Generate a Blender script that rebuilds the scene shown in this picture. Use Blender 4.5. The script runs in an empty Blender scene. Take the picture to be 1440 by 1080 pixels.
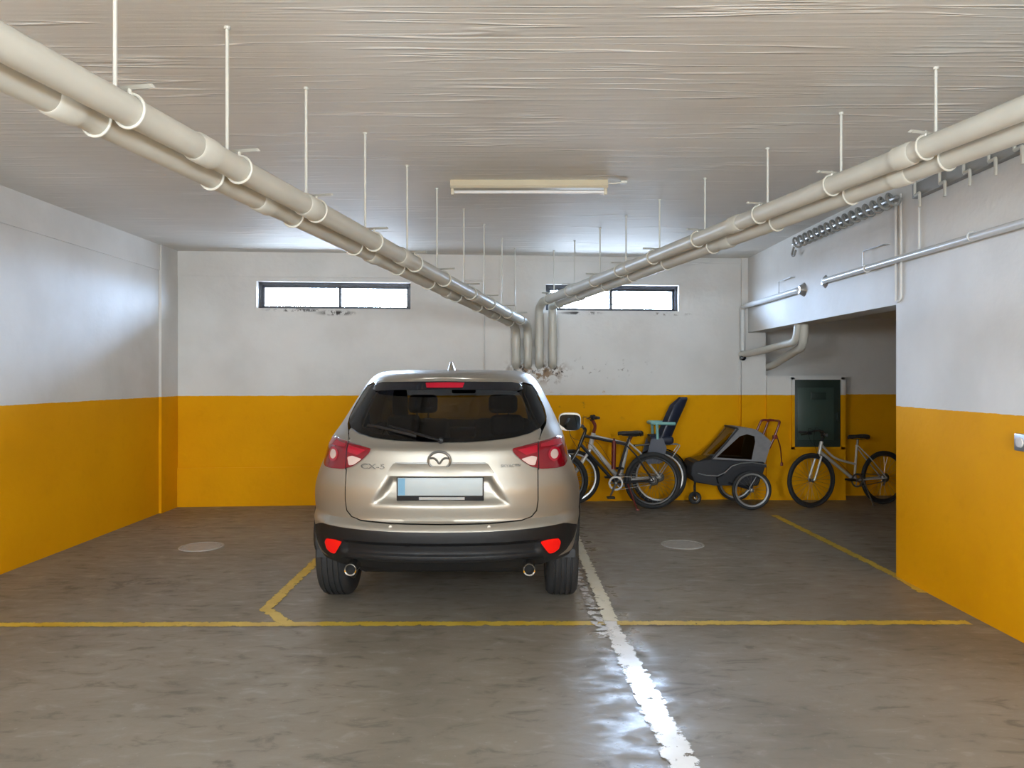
import bpy, bmesh, math, random
from mathutils import Vector, Matrix
random.seed(7)
SC = bpy.context.scene
COL = SC.collection
PI = math.pi
H = 1.55            # eye height
CEIL = 3.05
YEL = 1.323         # height of the yellow paint
BEAM = 2.11

# ------------------------------------------------------------------ materials
def nmat(name):
    m = bpy.data.materials.new(name); m.use_nodes = True
    nt = m.node_tree
    return m, nt, nt.nodes['Principled BSDF'], nt.nodes['Material Output']

def pset(b, **k):
    names = dict(col='Base Color', rough='Roughness', metal='Metallic', spec='Specular IOR Level', coat='Coat Weight',
                 coatr='Coat Roughness', emis='Emission Color', emis_s='Emission Strength', trans='Transmission Weight', ior='IOR', sheen='Sheen Weight')
    for a, v in k.items():
        if a in ('col', 'emis') and len(v) == 3: v = (*v, 1)
        b.inputs[names[a]].default_value = v

def mat(name, col, rough=.5, metal=0., noise=0., nscale=8., bump=0., bscale=60., **k):
    m, nt, b, o = nmat(name)
    pset(b, col=col, rough=rough, metal=metal, **k)
    L = nt.links
    if noise or bump:
        tc = nt.nodes.new('ShaderNodeTexCoord')
    if noise:
        n = nt.nodes.new('ShaderNodeTexNoise'); n.inputs['Scale'].default_value = nscale; n.inputs['Detail'].default_value = 5
        L.new(tc.outputs['Object'], n.inputs['Vector'])
        r = nt.nodes.new('ShaderNodeMapRange'); r.inputs[1].default_value = .3; r.inputs[2].default_value = .7
        r.inputs[3].default_value = 1 - noise; r.inputs[4].default_value = 1 + noise
        L.new(n.outputs['Fac'], r.inputs[0])
        mx = nt.nodes.new('ShaderNodeVectorMath'); mx.operation = 'SCALE'
        mx.inputs[0].default_value = col[:3]; L.new(r.outputs[0], mx.inputs['Scale']); L.new(mx.outputs[0], b.inputs['Base Color'])
    if bump:
        n2 = nt.nodes.new('ShaderNodeTexNoise'); n2.inputs['Scale'].default_value = bscale; n2.inputs['Detail'].default_value = 4
        L.new(tc.outputs['Object'], n2.inputs['Vector'])
        bp = nt.nodes.new('ShaderNodeBump'); bp.inputs['Strength'].default_value = bump; bp.inputs['Distance'].default_value = .01
        L.new(n2.outputs['Fac'], bp.inputs['Height']); L.new(bp.outputs[0], b.inputs['Normal'])
    return m

class G:
    """tiny node-graph helper"""
    def __init__(s, nt): s.nt = nt; s.L = nt.links
    def n(s, t, **k):
        x = s.nt.nodes.new(t)
        for a, v in k.items(): setattr(x, a, v)
        return x
    def put(s, sock, v):
        if hasattr(v, 'is_output') or isinstance(v, bpy.types.NodeSocket): s.L.new(v, sock)
        else: sock.default_value = v
    def math(s, op, a, b=0., clamp=False):
        x = s.n('ShaderNodeMath', operation=op, use_clamp=clamp); s.put(x.inputs[0], a); s.put(x.inputs[1], b); return x.outputs[0]
    def mix(s, f, a, b):
        x = s.n('ShaderNodeMix', data_type='RGBA'); s.put(x.inputs[0], f)
        s.put(x.inputs[6], (*a, 1) if isinstance(a, tuple) else a); s.put(x.inputs[7], (*b, 1) if isinstance(b, tuple) else b)
        return x.outputs[2]
    def rng(s, v, a, b, c=0., d=1.):
        x = s.n('ShaderNodeMapRange', interpolation_type='SMOOTHSTEP'); s.put(x.inputs[0], v)
        for i, q in enumerate((a, b, c, d)): x.inputs[i + 1].default_value = q
        return x.outputs[0]
    def noise(s, vec, scale, detail=4., sc3=None, rough=.5, dist=0.):
        if sc3:
            mp = s.n('ShaderNodeMapping'); mp.inputs['Scale'].default_value = sc3; s.L.new(vec, mp.inputs[0]); vec = mp.outputs[0]
        x = s.n('ShaderNodeTexNoise'); s.L.new(vec, x.inputs['Vector']); x.inputs['Scale'].default_value = scale
        x.inputs['Detail'].default_value = detail; x.inputs['Roughness'].default_value = rough; x.inputs['Distortion'].default_value = dist
        return x.outputs['Fac']
    def blob(s, pos, c, rad):
        """1 inside an ellipsoid at c with radii rad, fading at the rim"""
        sb = s.n('ShaderNodeVectorMath', operation='SUBTRACT'); s.L.new(pos, sb.inputs[0]); sb.inputs[1].default_value = c
        dv = s.n('ShaderNodeVectorMath', operation='DIVIDE'); s.L.new(sb.outputs[0], dv.inputs[0]); dv.inputs[1].default_value = rad
        ln = s.n('ShaderNodeVectorMath', operation='LENGTH'); s.L.new(dv.outputs[0], ln.inputs[0])
        return s.rng(ln.outputs['Value'], .2, 1., 1., 0.)

def wall_material(name, stains=()):
    m, nt, b, o = nmat(name); g = G(nt)
    pos = g.n('ShaderNodeNewGeometry').outputs['Position']
    sp = g.n('ShaderNodeSeparateXYZ'); g.L.new(pos, sp.inputs[0])
    wob = g.noise(pos, 14.)
    z = g.math('ADD', sp.outputs[2], g.math('MULTIPLY', g.math('SUBTRACT', wob, .5), .012))
    isy = g.math('LESS_THAN', z, YEL)
    n1 = g.noise(pos, 1.3, 6.); n2 = g.noise(pos, 9., 5.)
    white = g.mix(g.rng(n1, .3, .7), (.60, .585, .56), (.69, .68, .66))
    yel = g.mix(g.rng(n1, .3, .7), (.68, .30, .0), (.74, .335, .0))
    yel = g.mix(g.math('MULTIPLY', g.rng(n2, .55, .75), .18), yel, (.56, .235, .0))
    c = g.mix(isy, white, yel)
    for (p, r, col, thr, sc) in stains:
        k = g.math('MULTIPLY', g.blob(pos, p, r), g.rng(g.noise(pos, sc, 5., rough=.65), thr, thr + .09))
        c = g.mix(k, c, col)
    g.L.new(c, b.inputs['Base Color'])
    pset(b, rough=.75, spec=.12)
    bp = g.n('ShaderNodeBump'); bp.inputs['Strength'].default_value = .25; bp.inputs['Distance'].default_value = .01
    g.L.new(g.noise(pos, 18., 6.), bp.inputs['Height']); g.L.new(bp.outputs[0], b.inputs['Normal'])
    return m

def ceiling_material():
    m, nt, b, o = nmat('board_marked_ceiling_paint'); g = G(nt)
    pos = g.n('ShaderNodeNewGeometry').outputs['Position']
    n1 = g.noise(pos, .9, 5.)
    fine = g.noise(pos, 1., 5., (.9, 30., 1.), .55)
    streak = g.noise(pos, 1., 2., (.35, 9.0, 1.), .45, .12)
    ridge = g.rng(g.math('ABSOLUTE', g.math('SUBTRACT', streak, .5)), 0., .030, 1., 0.)
    patch = g.noise(pos, 1., 4., (1.6, 2.2, 1.))
    c = g.mix(g.rng(n1, .3, .7), (.60, .585, .55), (.68, .665, .63))
    c = g.mix(g.math('MULTIPLY', g.rng(fine, .5, .68), .14), c, (.76, .74, .70))
    c = g.mix(g.math('MULTIPLY', g.math('MULTIPLY', ridge, g.rng(patch, .42, .60)), .55), c, (.84, .82, .78))
    g.L.new(c, b.inputs['Base Color']); pset(b, rough=.6, spec=.3)
    h = g.math('ADD', g.math('MULTIPLY', fine, .38), g.math('MULTIPLY', g.math('MULTIPLY', ridge, g.rng(patch, .35, .6)), .8))
    bp = g.n('ShaderNodeBump'); bp.inputs['Strength'].default_value = .55; bp.inputs['Distance'].default_value = .018
    g.L.new(h, bp.inputs['Height']); g.L.new(bp.outputs[0], b.inputs['Normal'])
    return m

def floor_material():
    m, nt, b, o = nmat('worn_concrete'); g = G(nt)
    pos = g.n('ShaderNodeNewGeometry').outputs['Position']
    n1 = g.noise(pos, .8, 6., dist=.6); n2 = g.noise(pos, 5., 8., (1., 2.2, 1.), .62, .6); n3 = g.noise(pos, 40., 4.)
    c = g.mix(g.rng(n1, .3, .7), (.158, .135, .105), (.222, .194, .157))
    c = g.mix(g.math('MULTIPLY', g.rng(n2, .54, .70), .72), c, (.095, .08, .063))
    c = g.mix(g.math('MULTIPLY', g.rng(n2, .44, .30), .45), c, (.30, .275, .24))
    for p, r, thr in (((-3.0, 5.7, 0), (1.1, .45, 1), .5), ((1.0, 8.7, 0), (1.6, .5, 1), .47), ((-1.9, 8.5, 0), (.7, .35, 1), .5),
                      ((-3.4, 7.9, 0), (.8, .4, 1), .52), ((.3, 6.0, 0), (.8, .5, 1), .55)):
        c = g.mix(g.math('MULTIPLY', g.math('MULTIPLY', g.blob(pos, p, r), g.rng(g.noise(pos, 7., 6., rough=.65), thr, thr + .12)), .75), c, (.06, .05, .042))
    c = g.mix(g.math('MULTIPLY', g.rng(n3, .66, .74), .3), c, (.4, .38, .35))
    g.L.new(c, b.inputs['Base Color'])
    sp = g.n('ShaderNodeSeparateXYZ'); g.L.new(pos, sp.inputs[0])
    strip = g.math('MULTIPLY', g.rng(g.math('ABSOLUTE', g.math('SUBTRACT', sp.outputs[0], .60)), .10, .30, 1., 0.), g.rng(g.noise(pos, 6., 5.), .40, .60))
    g.L.new(g.math('SUBTRACT', g.rng(n2, .3, .7, .42, .58), g.math('MULTIPLY', strip, .24)), b.inputs['Roughness']); pset(b, spec=.6)
    bp = g.n('ShaderNodeBump'); bp.inputs['Strength'].default_value = .12; bp.inputs['Distance'].default_value = .01
    g.L.new(g.noise(pos, 25., 6.), bp.inputs['Height']); g.L.new(bp.outputs[0], b.inputs['Normal'])
    return m

def paint_line_material(name, c1, c2, wear, rough=.45):
    m, nt, b, o = nmat(name); g = G(nt)
    pos = g.n('ShaderNodeNewGeometry').outputs['Position']
    g.L.new(g.mix(g.rng(g.noise(pos, 6., 5.), .3, .7), c1, c2), b.inputs['Base Color']); pset(b, rough=rough)
    uv = g.n('ShaderNodeTexCoord').outputs['UV']; sp = g.n('ShaderNodeSeparateXYZ'); g.L.new(uv, sp.inputs[0])
    edge = g.math('MULTIPLY', g.math('ABSOLUTE', g.math('SUBTRACT', sp.outputs[0], .5)), 2.)   # 0 centre .. 1 rim
    n = g.noise(pos, 17., 7., rough=.7)
    a = g.rng(g.math('SUBTRACT', n, g.math('MULTIPLY', g.math('POWER', edge, 3.), .35)), wear, wear + .08)
    tr = g.n('ShaderNodeBsdfTransparent'); mx = g.n('ShaderNodeMixShader')
    g.L.new(a, mx.inputs[0]); g.L.new(tr.outputs[0], mx.inputs[1]); g.L.new(b.outputs[0], mx.inputs[2]); g.L.new(mx.outputs[0], o.inputs[0])
    return m

def glass_material(name, tint, gloss=1., rough=.02):
    m, nt, b, o = nmat(name); g = G(nt)
    nt.nodes.remove(b)
    lw = g.n('ShaderNodeLayerWeight'); lw.inputs['Blend'].default_value = .5
    fr = g.math('ADD', g.math('MULTIPLY', g.math('POWER', lw.outputs['Facing'], 5.), .9), .04)
    tr = g.n('ShaderNodeBsdfTransparent'); tr.inputs[0].default_value = (*tint, 1)
    gl = g.n('ShaderNodeBsdfGlossy'); gl.inputs['Roughness'].default_value = rough; gl.inputs[0].default_value = (gloss, gloss, gloss, 1)
    mx = g.n('ShaderNodeMixShader'); g.L.new(fr, mx.inputs[0]); g.L.new(tr.outputs[0], mx.inputs[1]); g.L.new(gl.outputs[0], mx.inputs[2])
    g.L.new(mx.outputs[0], o.inputs[0])
    return m

def YW(x): return 9.147 + .085 * (x + 4.01)          # face of the back wall

M = {}
M['wall'] = wall_material('white_over_yellow_wall_paint')
rust = (.28, .19, .12); dirt = (.22, .19, .16); dark = (.07, .06, .055)
M['wall_back'] = wall_material('white_over_yellow_stained_wall_paint', (
    ((.30, 9.5, 1.62), (.55, .3, .22), rust, .47, 11.), ((.22, 9.5, 1.66), (.38, .3, .10), dark, .5, 16.),
    ((.55, 9.5, 1.60), (.22, .3, .16), dark, .55, 22.), ((1.25, 9.55, 1.66), (.8, .3, .2), dirt, .60, 12.),
    ((-2.13, 9.3, 2.325), (.30, .3, .045), dark, .44, 14.), ((-2.6, 9.3, 2.355), (.5, .3, .03), dark, .48, 12.),
    ((.85, 9.55, 2.345), (.35, .3, .03), dark, .46, 12.), ((1.9, 9.6, 2.34), (.5, .3, .03), dirt, .5, 12.),
    ((.9, 9.55, 1.2), (.8, .3, .5), (.45, .22, .01), .6, 8.)))
M['ceil'] = ceiling_material()
M['floor'] = floor_material()
M['yline'] = paint_line_material('yellow_road_paint', (.50, .33, .03), (.62, .45, .07), .30, .30)
M['wline'] = paint_line_material('worn_white_road_paint', (.74, .75, .77), (.86, .88, .92), .33, .15)
M['wline2'] = paint_line_material('thin_white_paint_traces', (.62, .64, .68), (.72, .75, .80), .44, .16)  # pale bluish colour painted in for window glare on the floor
M['cream'] = paint_line_material('cream_road_paint', (.66, .63, .50), (.74, .72, .62), .30, .30)
M['pipe'] = mat('cream_pvc', (.50, .485, .43), .38, noise=.05, nscale=5)
M['pipe_ring'] = mat('white_clamp', (.54, .52, .46), .4)
M['rod'] = mat('painted_rod', (.56, .55, .50), .45)
M['white_pipe'] = mat('white_painted_pipe', (.56, .56, .55), .3)
M['grey_metal'] = mat('galvanised_metal', (.42, .42, .42), .4, .8)
M['dark_frame'] = mat('dark_window_frame', (.035, .038, .05), .4)
M['winglass'] = glass_material('clear_window_glass', (.96, .98, 1.))
M['paint'] = mat('champagne_silver_car_paint', (0.365, .336, .288), .42, .7, coat=.25, coatr=.06)
M['black_plastic'] = mat('black_grained_plastic', (.0065, .0065, .0075), .5, spec=.35, bump=.05, bscale=300)
M['grey_plastic'] = mat('satin_grey_plastic', (.022, .022, .025), .38)
M['rail_grey'] = mat('weathered_grey', (.27, .265, .25), .6)  # coil colour, also the strip standing for the hooks' shadow
M['black_gloss'] = mat('gloss_black', (.008, .009, .014), .12)
M['car_glass'] = glass_material('dark_tinted_glass', (.16, .17, .205))
M['clear_glass'] = glass_material('windscreen_glass', (.82, .86, .82))
M['red_lens'] = mat('red_lens', (.17, .002, .007), .12, coat=.2)
M['red_lens_b'] = mat('bright_red_lens', (.34, .004, .018), .14, coat=.2)
M['reflector'] = mat('red_reflector', (.85, .006, .004), .15, emis=(1, .02, .01), emis_s=.0)
M['clear_lens'] = mat('clear_lens', (.56, .42, .38), .10, coat=.5)
M['chrome'] = mat('chrome', (.78, .77, .75), .12, 1.)
M['dark_chrome'] = mat('dim_chrome', (.20, .195, .185), .35, .9)
M['tyre'] = mat('tyre_rubber', (.018, .018, .019), .7, bump=.1, bscale=80)
M['alloy'] = mat('alloy_wheel', (.5, .5, .5), .3, .9)
M['plate'] = mat('blank_number_plate', (.34, .375, .385), .4)
M['plate_blue'] = mat('blue_plate_band', (.10, .24, .36), .4)
M['seat'] = mat('dark_upholstery', (.02, .02, .023), .8)
M['mirror'] = mat('mirror_glass', (.075, .10, .13), .03, 1.)
M['black_hole'] = mat('black_bore', (.004, .004, .004), .9)
M['bike_black'] = mat('black_bike_enamel', (.014, .014, .018), .3, coat=.4)
M['bike_white'] = mat('white_bike_enamel', (.62, .60, .57), .3, coat=.5)
M['bike_silver'] = mat('silver_bike_enamel', (.55, .54, .50), .3, .3)
M['saddle'] = mat('black_saddle', (.02, .018, .018), .5)
M['spoke'] = mat('steel_spokes', (.28, .28, .28), .35, .9)
M['rim_silver'] = mat('silver_rim', (.42, .42, .42), .35, .8)
M['rim_black'] = mat('black_rim', (.02, .02, .022), .35)
M['red_dark'] = mat('dark_red_enamel', (.16, .02, .015), .35)
M['navy'] = mat('navy_plastic', (.016, .021, .042), .4)
M['navy_pad'] = mat('dark_blue_padding', (.012, .018, .035), .8)
M['teal'] = mat('pale_teal_plastic', (.20, .42, .40), .4)
M['slate'] = mat('slate_grey_plastic', (.07, .08, .11), .45)
M['fabric_grey'] = mat('grey_canopy_fabric', (.20, .195, .20), .8, noise=.08, nscale=20)
M['fabric_black'] = mat('black_tub_fabric', (.018, .018, .022), .7)
M['mesh_win'] = glass_material('smoky_film_window', (.55, .50, .45), 1., .08)
M['film'] = glass_material('clear_film_window', (.66, .64, .60), .9, .08)
M['green'] = mat('dark_green_enamel', (.05, .078, .064), .35)
M['green_d'] = mat('darker_green_recess', (.026, .042, .035), .4)
M['lamp_body'] = mat('cream_lamp_enamel', (.50, .44, .32), .4)
M['lamp_tube'] = mat('unlit_tube_glass', (.62, .60, .59), .25)
M['cover'] = mat('light_grey_cover', (.34, .33, .31), .4, noise=.15, nscale=15)

# ------------------------------------------------------------------ mesh helpers
def box(bm, x0, x1, y0, y1, z0, z1, mtx=None):
    vs = [bm.verts.new((x, y, z)) for z in (z0, z1) for y in (y0, y1) for x in (x0, x1)]
    for f in ((0, 2, 3, 1), (4, 5, 7, 6), (0, 1, 5, 4), (2, 6, 7, 3), (0, 4, 6, 2), (1, 3, 7, 5)):
        bm.faces.new([vs[i] for i in f])
    if mtx: bmesh.ops.transform(bm, matrix=mtx, verts=vs)
    return vs

def rbox(bm, x0, x1, y0, y1, z0, z1, r=.01, seg=2, mtx=None):
    b2 = bmesh.new(); box(b2, x0, x1, y0, y1, z0, z1)
    bmesh.ops.bevel(b2, geom=b2.edges[:], offset=r, segments=seg, affect='EDGES', profile=.5)
    if mtx: bmesh.ops.transform(b2, matrix=mtx, verts=b2.verts[:])
    join(bm, b2)

def join(bm, b2):
    me = bpy.data.meshes.new('t'); b2.to_mesh(me); b2.free(); bm.from_mesh(me); bpy.data.meshes.remove(me)

def sbox(bm, x0, x1, d0, d1, z0, z1, F=YW):
    """box that follows the (slightly turned) back wall: depth measured from the wall face"""
    vs = [bm.verts.new((x, F(x) + d, z)) for z in (z0, z1) for d in (d0, d1) for x in (x0, x1)]
    for f in ((0, 2, 3, 1), (4, 5, 7, 6), (0, 1, 5, 4), (2, 6, 7, 3), (0, 4, 6, 2), (1, 3, 7, 5)):
        bm.faces.new([vs[i] for i in f])

def fillet(pts, r, n=6):
    pts = [Vector(p) for p in pts]; out = [pts[0]]
    for a, b, c in zip(pts, pts[1:], pts[2:]):
        u, v = (a - b), (c - b); k = min(r, u.length * .48, v.length * .48); u.normalize(); v.normalize()
        p, q = b + u * k, b + v * k
        for i in range(n + 1):
            t = i / n; out.append(p * (1 - t) ** 2 + b * 2 * t * (1 - t) + q * t * t)
    out.append(pts[-1]); return out

def tube(bm, pts, r, n=10, cap=True, closed=False, flat=None):
    """swept circle; r a number or one per point; flat=(sx,sy) squashes the section"""
    pts = [Vector(p) for p in pts]; N = len(pts)
    rs = r if isinstance(r, (list, tuple)) else [r] * N
    def tan(i):
        if closed: return (pts[(i + 1) % N] - pts[i - 1]).normalized()
        return (pts[min(i + 1, N - 1)] - pts[max(i - 1, 0)]).normalized()
    t = tan(0); ref = Vector((0, 0, 1)) if abs(t.z) < .9 else Vector((1, 0, 0))
    u = t.cross(ref).normalized(); rings = []
    for i in range(N):
        t = tan(i); u = (u - t * u.dot(t)).normalized(); v = t.cross(u)
        fx, fy = flat or (1, 1)
        rings.append([bm.verts.new(pts[i] + (u * math.cos(a) * fx + v * math.sin(a) * fy) * rs[i]) for a in (2 * PI * k / n for k in range(n))])
    for i in range(N if closed else N - 1):
        A, B = rings[i], rings[(i + 1) % N]
        for k in range(n): bm.faces.new((A[k], A[(k + 1) % n], B[(k + 1) % n], B[k]))
    if cap and not closed: bm.faces.new(rings[0][::-1]); bm.faces.new(rings[-1])

def lathe(bm, prof, axis='y', seg=32, mtx=None, closed=False):
    """profile of (radius, along) revolved"""
    rings = []
    for (r, a) in prof:
        ring = []
        for k in range(seg):
            c, s = math.cos(2 * PI * k / seg) * r, math.sin(2 * PI * k / seg) * r
            p = {'y': (c, a, s), 'z': (c, s, a), 'x': (a, c, s)}[axis]
            ring.append(bm.verts.new(mtx @ Vector(p) if mtx else p))
        rings.append(ring)
    for i in range(len(prof) if closed else len(prof) - 1):
        A, B = rings[i], rings[(i + 1) % len(prof)]
        for k in range(seg): bm.faces.new((A[k], A[(k + 1) % seg], B[(k + 1) % seg], B[k]))
    if not closed:
        for ring, r in ((rings[0][::-1], prof[0][0]), (rings[-1], prof[-1][0])):
            if r > 1e-5: bm.faces.new(ring)

def torus(bm, c, R, r, axis='y', seg=32, n=8, flat=(1, 1)):
    pts = []
    for k in range(seg):
        a = 2 * PI * k / seg; p = {'y': (math.cos(a) * R, 0, math.sin(a) * R), 'z': (math.cos(a) * R, math.sin(a) * R, 0), 'x': (0, math.cos(a) * R, math.sin(a) * R)}[axis]
        pts.append(Vector(c) + Vector(p))
    tube(bm, pts, r, n, closed=True, flat=flat)

def prism(bm, poly, axis, a, b):
    """2D outline extruded along an axis: 'y' -> (x,z), 'x' -> (y,z), 'z' -> (x,y)"""
    f = {'y': lambda p, t: (p[0], t, p[1]), 'x': lambda p, t: (t, p[0], p[1]), 'z': lambda p, t: (p[0], p[1], t)}[axis]
    A = [bm.verts.new(f(p, a)) for p in poly]; B = [bm.verts.new(f(p, b)) for p in poly]; n = len(poly)
    bm.faces.new(A); bm.faces.new(B[::-1])
    for i in range(n): bm.faces.new((A[i], B[i], B[(i + 1) % n], A[(i + 1) % n]))

def obj(name, bm, m, parent=None, smooth=True, angle=35, world=False, **tags):
    if world and parent is not None:
        bmesh.ops.transform(bm, matrix=W2L[parent.name], verts=bm.verts[:])
    bmesh.ops.recalc_face_normals(bm, faces=bm.faces[:])
    me = bpy.data.meshes.new(name); bm.to_mesh(me); bm.free()
    for mm in (m if isinstance(m, (list, tuple)) else [m]): me.materials.append(mm)
    if smooth:
        for p in me.polygons: p.use_smooth = True
        try: me.set_sharp_from_angle(angle=math.radians(angle))
        except Exception: pass
    o = bpy.data.objects.new(name, me); COL.objects.link(o)
    if parent is not None: o.parent = parent
    for k, v in tags.items(): o[k] = v
    return o

W2L = {}
def thing(name, label, cat, loc=(0, 0, 0), rotz=0., group=None, kind=None):
    o = bpy.data.objects.new(name, None); COL.objects.link(o)
    o.location = loc; o.rotation_euler = (0, 0, rotz); o.empty_display_size = .1
    o['label'] = label; o['category'] = cat
    if group: o['group'] = group
    W2L[o.name] = (Matrix.Translation(loc) @ Matrix.Rotation(rotz, 4, 'Z')).inverted()
    return o

def single(name, bm, m, label, cat, loc, group=None, **k):
    """a thing that is one mesh, given in world coordinates, its origin put at loc"""
    bmesh.ops.translate(bm, verts=bm.verts[:], vec=-Vector(loc))
    o = obj(name, bm, m, **k); o.location = loc; o['label'] = label; o['category'] = cat
    if group: o['group'] = group
    return o

def struct(name, bm, m, parent=None, **k):
    o = obj(name, bm, m, parent, **k)
    if parent is None: o['kind'] = 'structure'
    return o

def new(): return bmesh.new()

# ------------------------------------------------------------------ the room
XL, XR = -4.01, 2.98
YB, YN = 5.957, -6.0        # near jamb of the opening; rear end of the garage
W1, W2 = (-3.07, -1.24), (.42, 2.10)
ZW0, ZW1 = 2.377, 2.70

bm = new(); box(bm, -4.4, 6.7, -6.4, 11., -.2, 0); floor = struct('floor', bm, M['floor'], smooth=False)
bm = new(); box(bm, -4.4, 6.7, -6.4, 11., CEIL, CEIL + .25); struct('ceiling', bm, M['ceil'], smooth=False)
# back wall with the two window openings
bm = new()
xs = [-4.35, W1[0], W1[1], W2[0], W2[1], 3.20]; zs = [0, ZW0, ZW1, CEIL]
for i in range(5):
    for j in range(3):
        if j == 1 and i in (1, 3): continue
        sbox(bm, xs[i], xs[i + 1], 0, .21, zs[j], zs[j + 1])
sbox(bm, XL, .3, -.018, .05, 0, .463)                   # thicker plinth below the ledge
sbox(bm, XL, -.15, -.010, .05, 2.755, CEIL)              # band under the ceiling
sbox(bm, .02, XR, -.012, .05, 2.985, CEIL)
sbox(bm, -.15, .02, -.02, .05, 0, CEIL)                 # flat column between the windows
struct('wall_back', bm, M['wall_back'], smooth=False)
bm = new(); box(bm, XL - .35, XL, -6.4, 9.5, 0, CEIL)
box(bm, XL - .05, XL + .012, -6, 8.72, 2.76, CEIL); box(bm, XL - .05, XL + .03, 8.72, 9.3, 0, CEIL)
struct('wall_left', bm, M['wall'], smooth=False)
bm = new(); box(bm, XR, XR + .24, -6.4, YB, 0, CEIL); box(bm, XR, XR + .24, YB, 9.95, BEAM, CEIL)
struct('wall_right', bm, M['wall'], smooth=False)
# recess beyond the opening
YR = 10.03
bm = new(); box(bm, 3.1, 6.7, YR, YR + .3, 0, CEIL); box(bm, 3.1, 6.5, YR - .12, YR, 2.30, CEIL)
struct('wall_recess', bm, M['wall'], smooth=False)
bm = new(); box(bm, 6.5, 6.8, 4.2, 10.4, 0, CEIL); struct('wall_recess_end', bm, M['wall'], smooth=False)
bm = new(); box(bm, 3.22, 6.5, 4.0, 4.2, 0, CEIL); struct('wall_recess_near', bm, M['wall'], smooth=False)
# meter cupboard block: full-height return at its left, chest-high block with the green doors
bm = new(); box(bm, 2.90, 3.205, 9.70, 10.2, 0, CEIL); box(bm, 3.205, 4.20, 9.66, YR + .05, 0, 1.565)
struct('wall_cupboard', bm, M['wall'], smooth=False)
# solid rear end of the garage (behind the camera)
bm = new(); box(bm, -4.4, 3.3, -6.3, -6.0, 0, CEIL)
struct('wall_rear', bm, M['wall'], smooth=False)

def window(n, a, b, mull):
    bm = new(); d0, d1, t = .09, .15, .035
    sbox(bm, a, b, d0, d1, ZW1 - t, ZW1); sbox(bm, a, b, d0, d1, ZW0, ZW0 + t * .6)
    sbox(bm, a, a + t, d0, d1, ZW0, ZW1); sbox(bm, b - t, b, d0, d1, ZW0, ZW1)
    w = struct('window_%d' % n, bm, M['dark_frame'], smooth=False)
    lab = 'dark sash of '
    for (p, q, dd) in ((a + t, mull + .02, .015), (mull - .02, b - t, .03)):
        bm = new(); k = .03
        sbox(bm, p, q, d0 + dd, d0 + dd + .03, ZW1 - t - k, ZW1 - t); sbox(bm, p, q, d0 + dd, d0 + dd + .03, ZW0 + t * .6, ZW0 + t * .6 + k * .5)
        sbox(bm, p, p + k, d0 + dd, d0 + dd + .03, ZW0 + t * .6, ZW1 - t); sbox(bm, q - k, q, d0 + dd, d0 + dd + .03, ZW0 + t * .6, ZW1 - t)
        s = obj('sash', bm, M['dark_frame'], w, smooth=False)
        bm = new(); sbox(bm, p + k, q - k, d0 + dd + .012, d0 + dd + .018, ZW0 + t * .6 + k * .5, ZW1 - t - k)
        obj('pane', bm, M['winglass'], s, smooth=False)
    return w
window(1, W1[0], W1[1], -2.11)
window(2, W2[0], W2[1], 1.25)

# ---- painted lines on the floor, one a painted window glare
ZL = [.002]
def stripe(name, pts, w, m):
    bm = new(); uv = bm.loops.layers.uv.new('UVMap'); ZL[0] += .0008; P = [Vector((p[0], p[1], ZL[0])) for p in pts]; L = []
    for i, p in enumerate(P):
        d1 = (P[i] - P[i - 1]).normalized() if i else None
        d2 = (P[i + 1] - P[i]).normalized() if i < len(P) - 1 else None
        d = ((d1 or d2) + (d2 or d1)).normalized(); nrm = Vector((-d.y, d.x, 0)); k = 1 / max(.5, nrm.dot(Vector((-(d2 or d1).y, (d2 or d1).x, 0))))
        ww = w[i] if isinstance(w, (list, tuple)) else w
        L.append((bm.verts.new(p + nrm * ww / 2 * k), bm.verts.new(p - nrm * ww / 2 * k)))
    for i in range(len(L) - 1):
        f = bm.faces.new((L[i][0], L[i + 1][0], L[i + 1][1], L[i][1]))
        for lp, u in zip(f.loops, ((0, i), (0, i + 1), (1, i + 1), (1, i))): lp[uv].uv = u
    o = obj(name, bm, m, floor, smooth=False); return o
stripe('yellow_line', [(XL + .02, 4.79), (-1.42, 4.81), (.55, 4.83), (.66, 4.83), (2.88, 4.84)], .105, M['yline'])
stripe('yellow_line', [(-1.66, 9.1), (-1.64, 5.12), (-1.42, 4.83)], .105, M['yline'])
stripe('yellow_line', [(2.93, 8.6), (2.96, 7.2), (2.99, 5.9), (2.95, 5.5)], .10, M['yline'])
stripe('white_line', [(.62, 4.86), (.63, 4.4), (.665, 3.6), (.685, 3.0), (.70, 1.5)], [.11, .15, .17, .165, .16], M['wline'])
stripe('white_line', [(.525, 6.6), (.53, 5.4), (.56, 4.55)], [.07, .11, .16], M['wline2'])  # stripe painted where the window's reflection lies on the floor
stripe('cream_line', [(.60, 9.0), (.615, 7.0), (.63, 4.86)], [.11, .11, .12], M['cream'])

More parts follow.
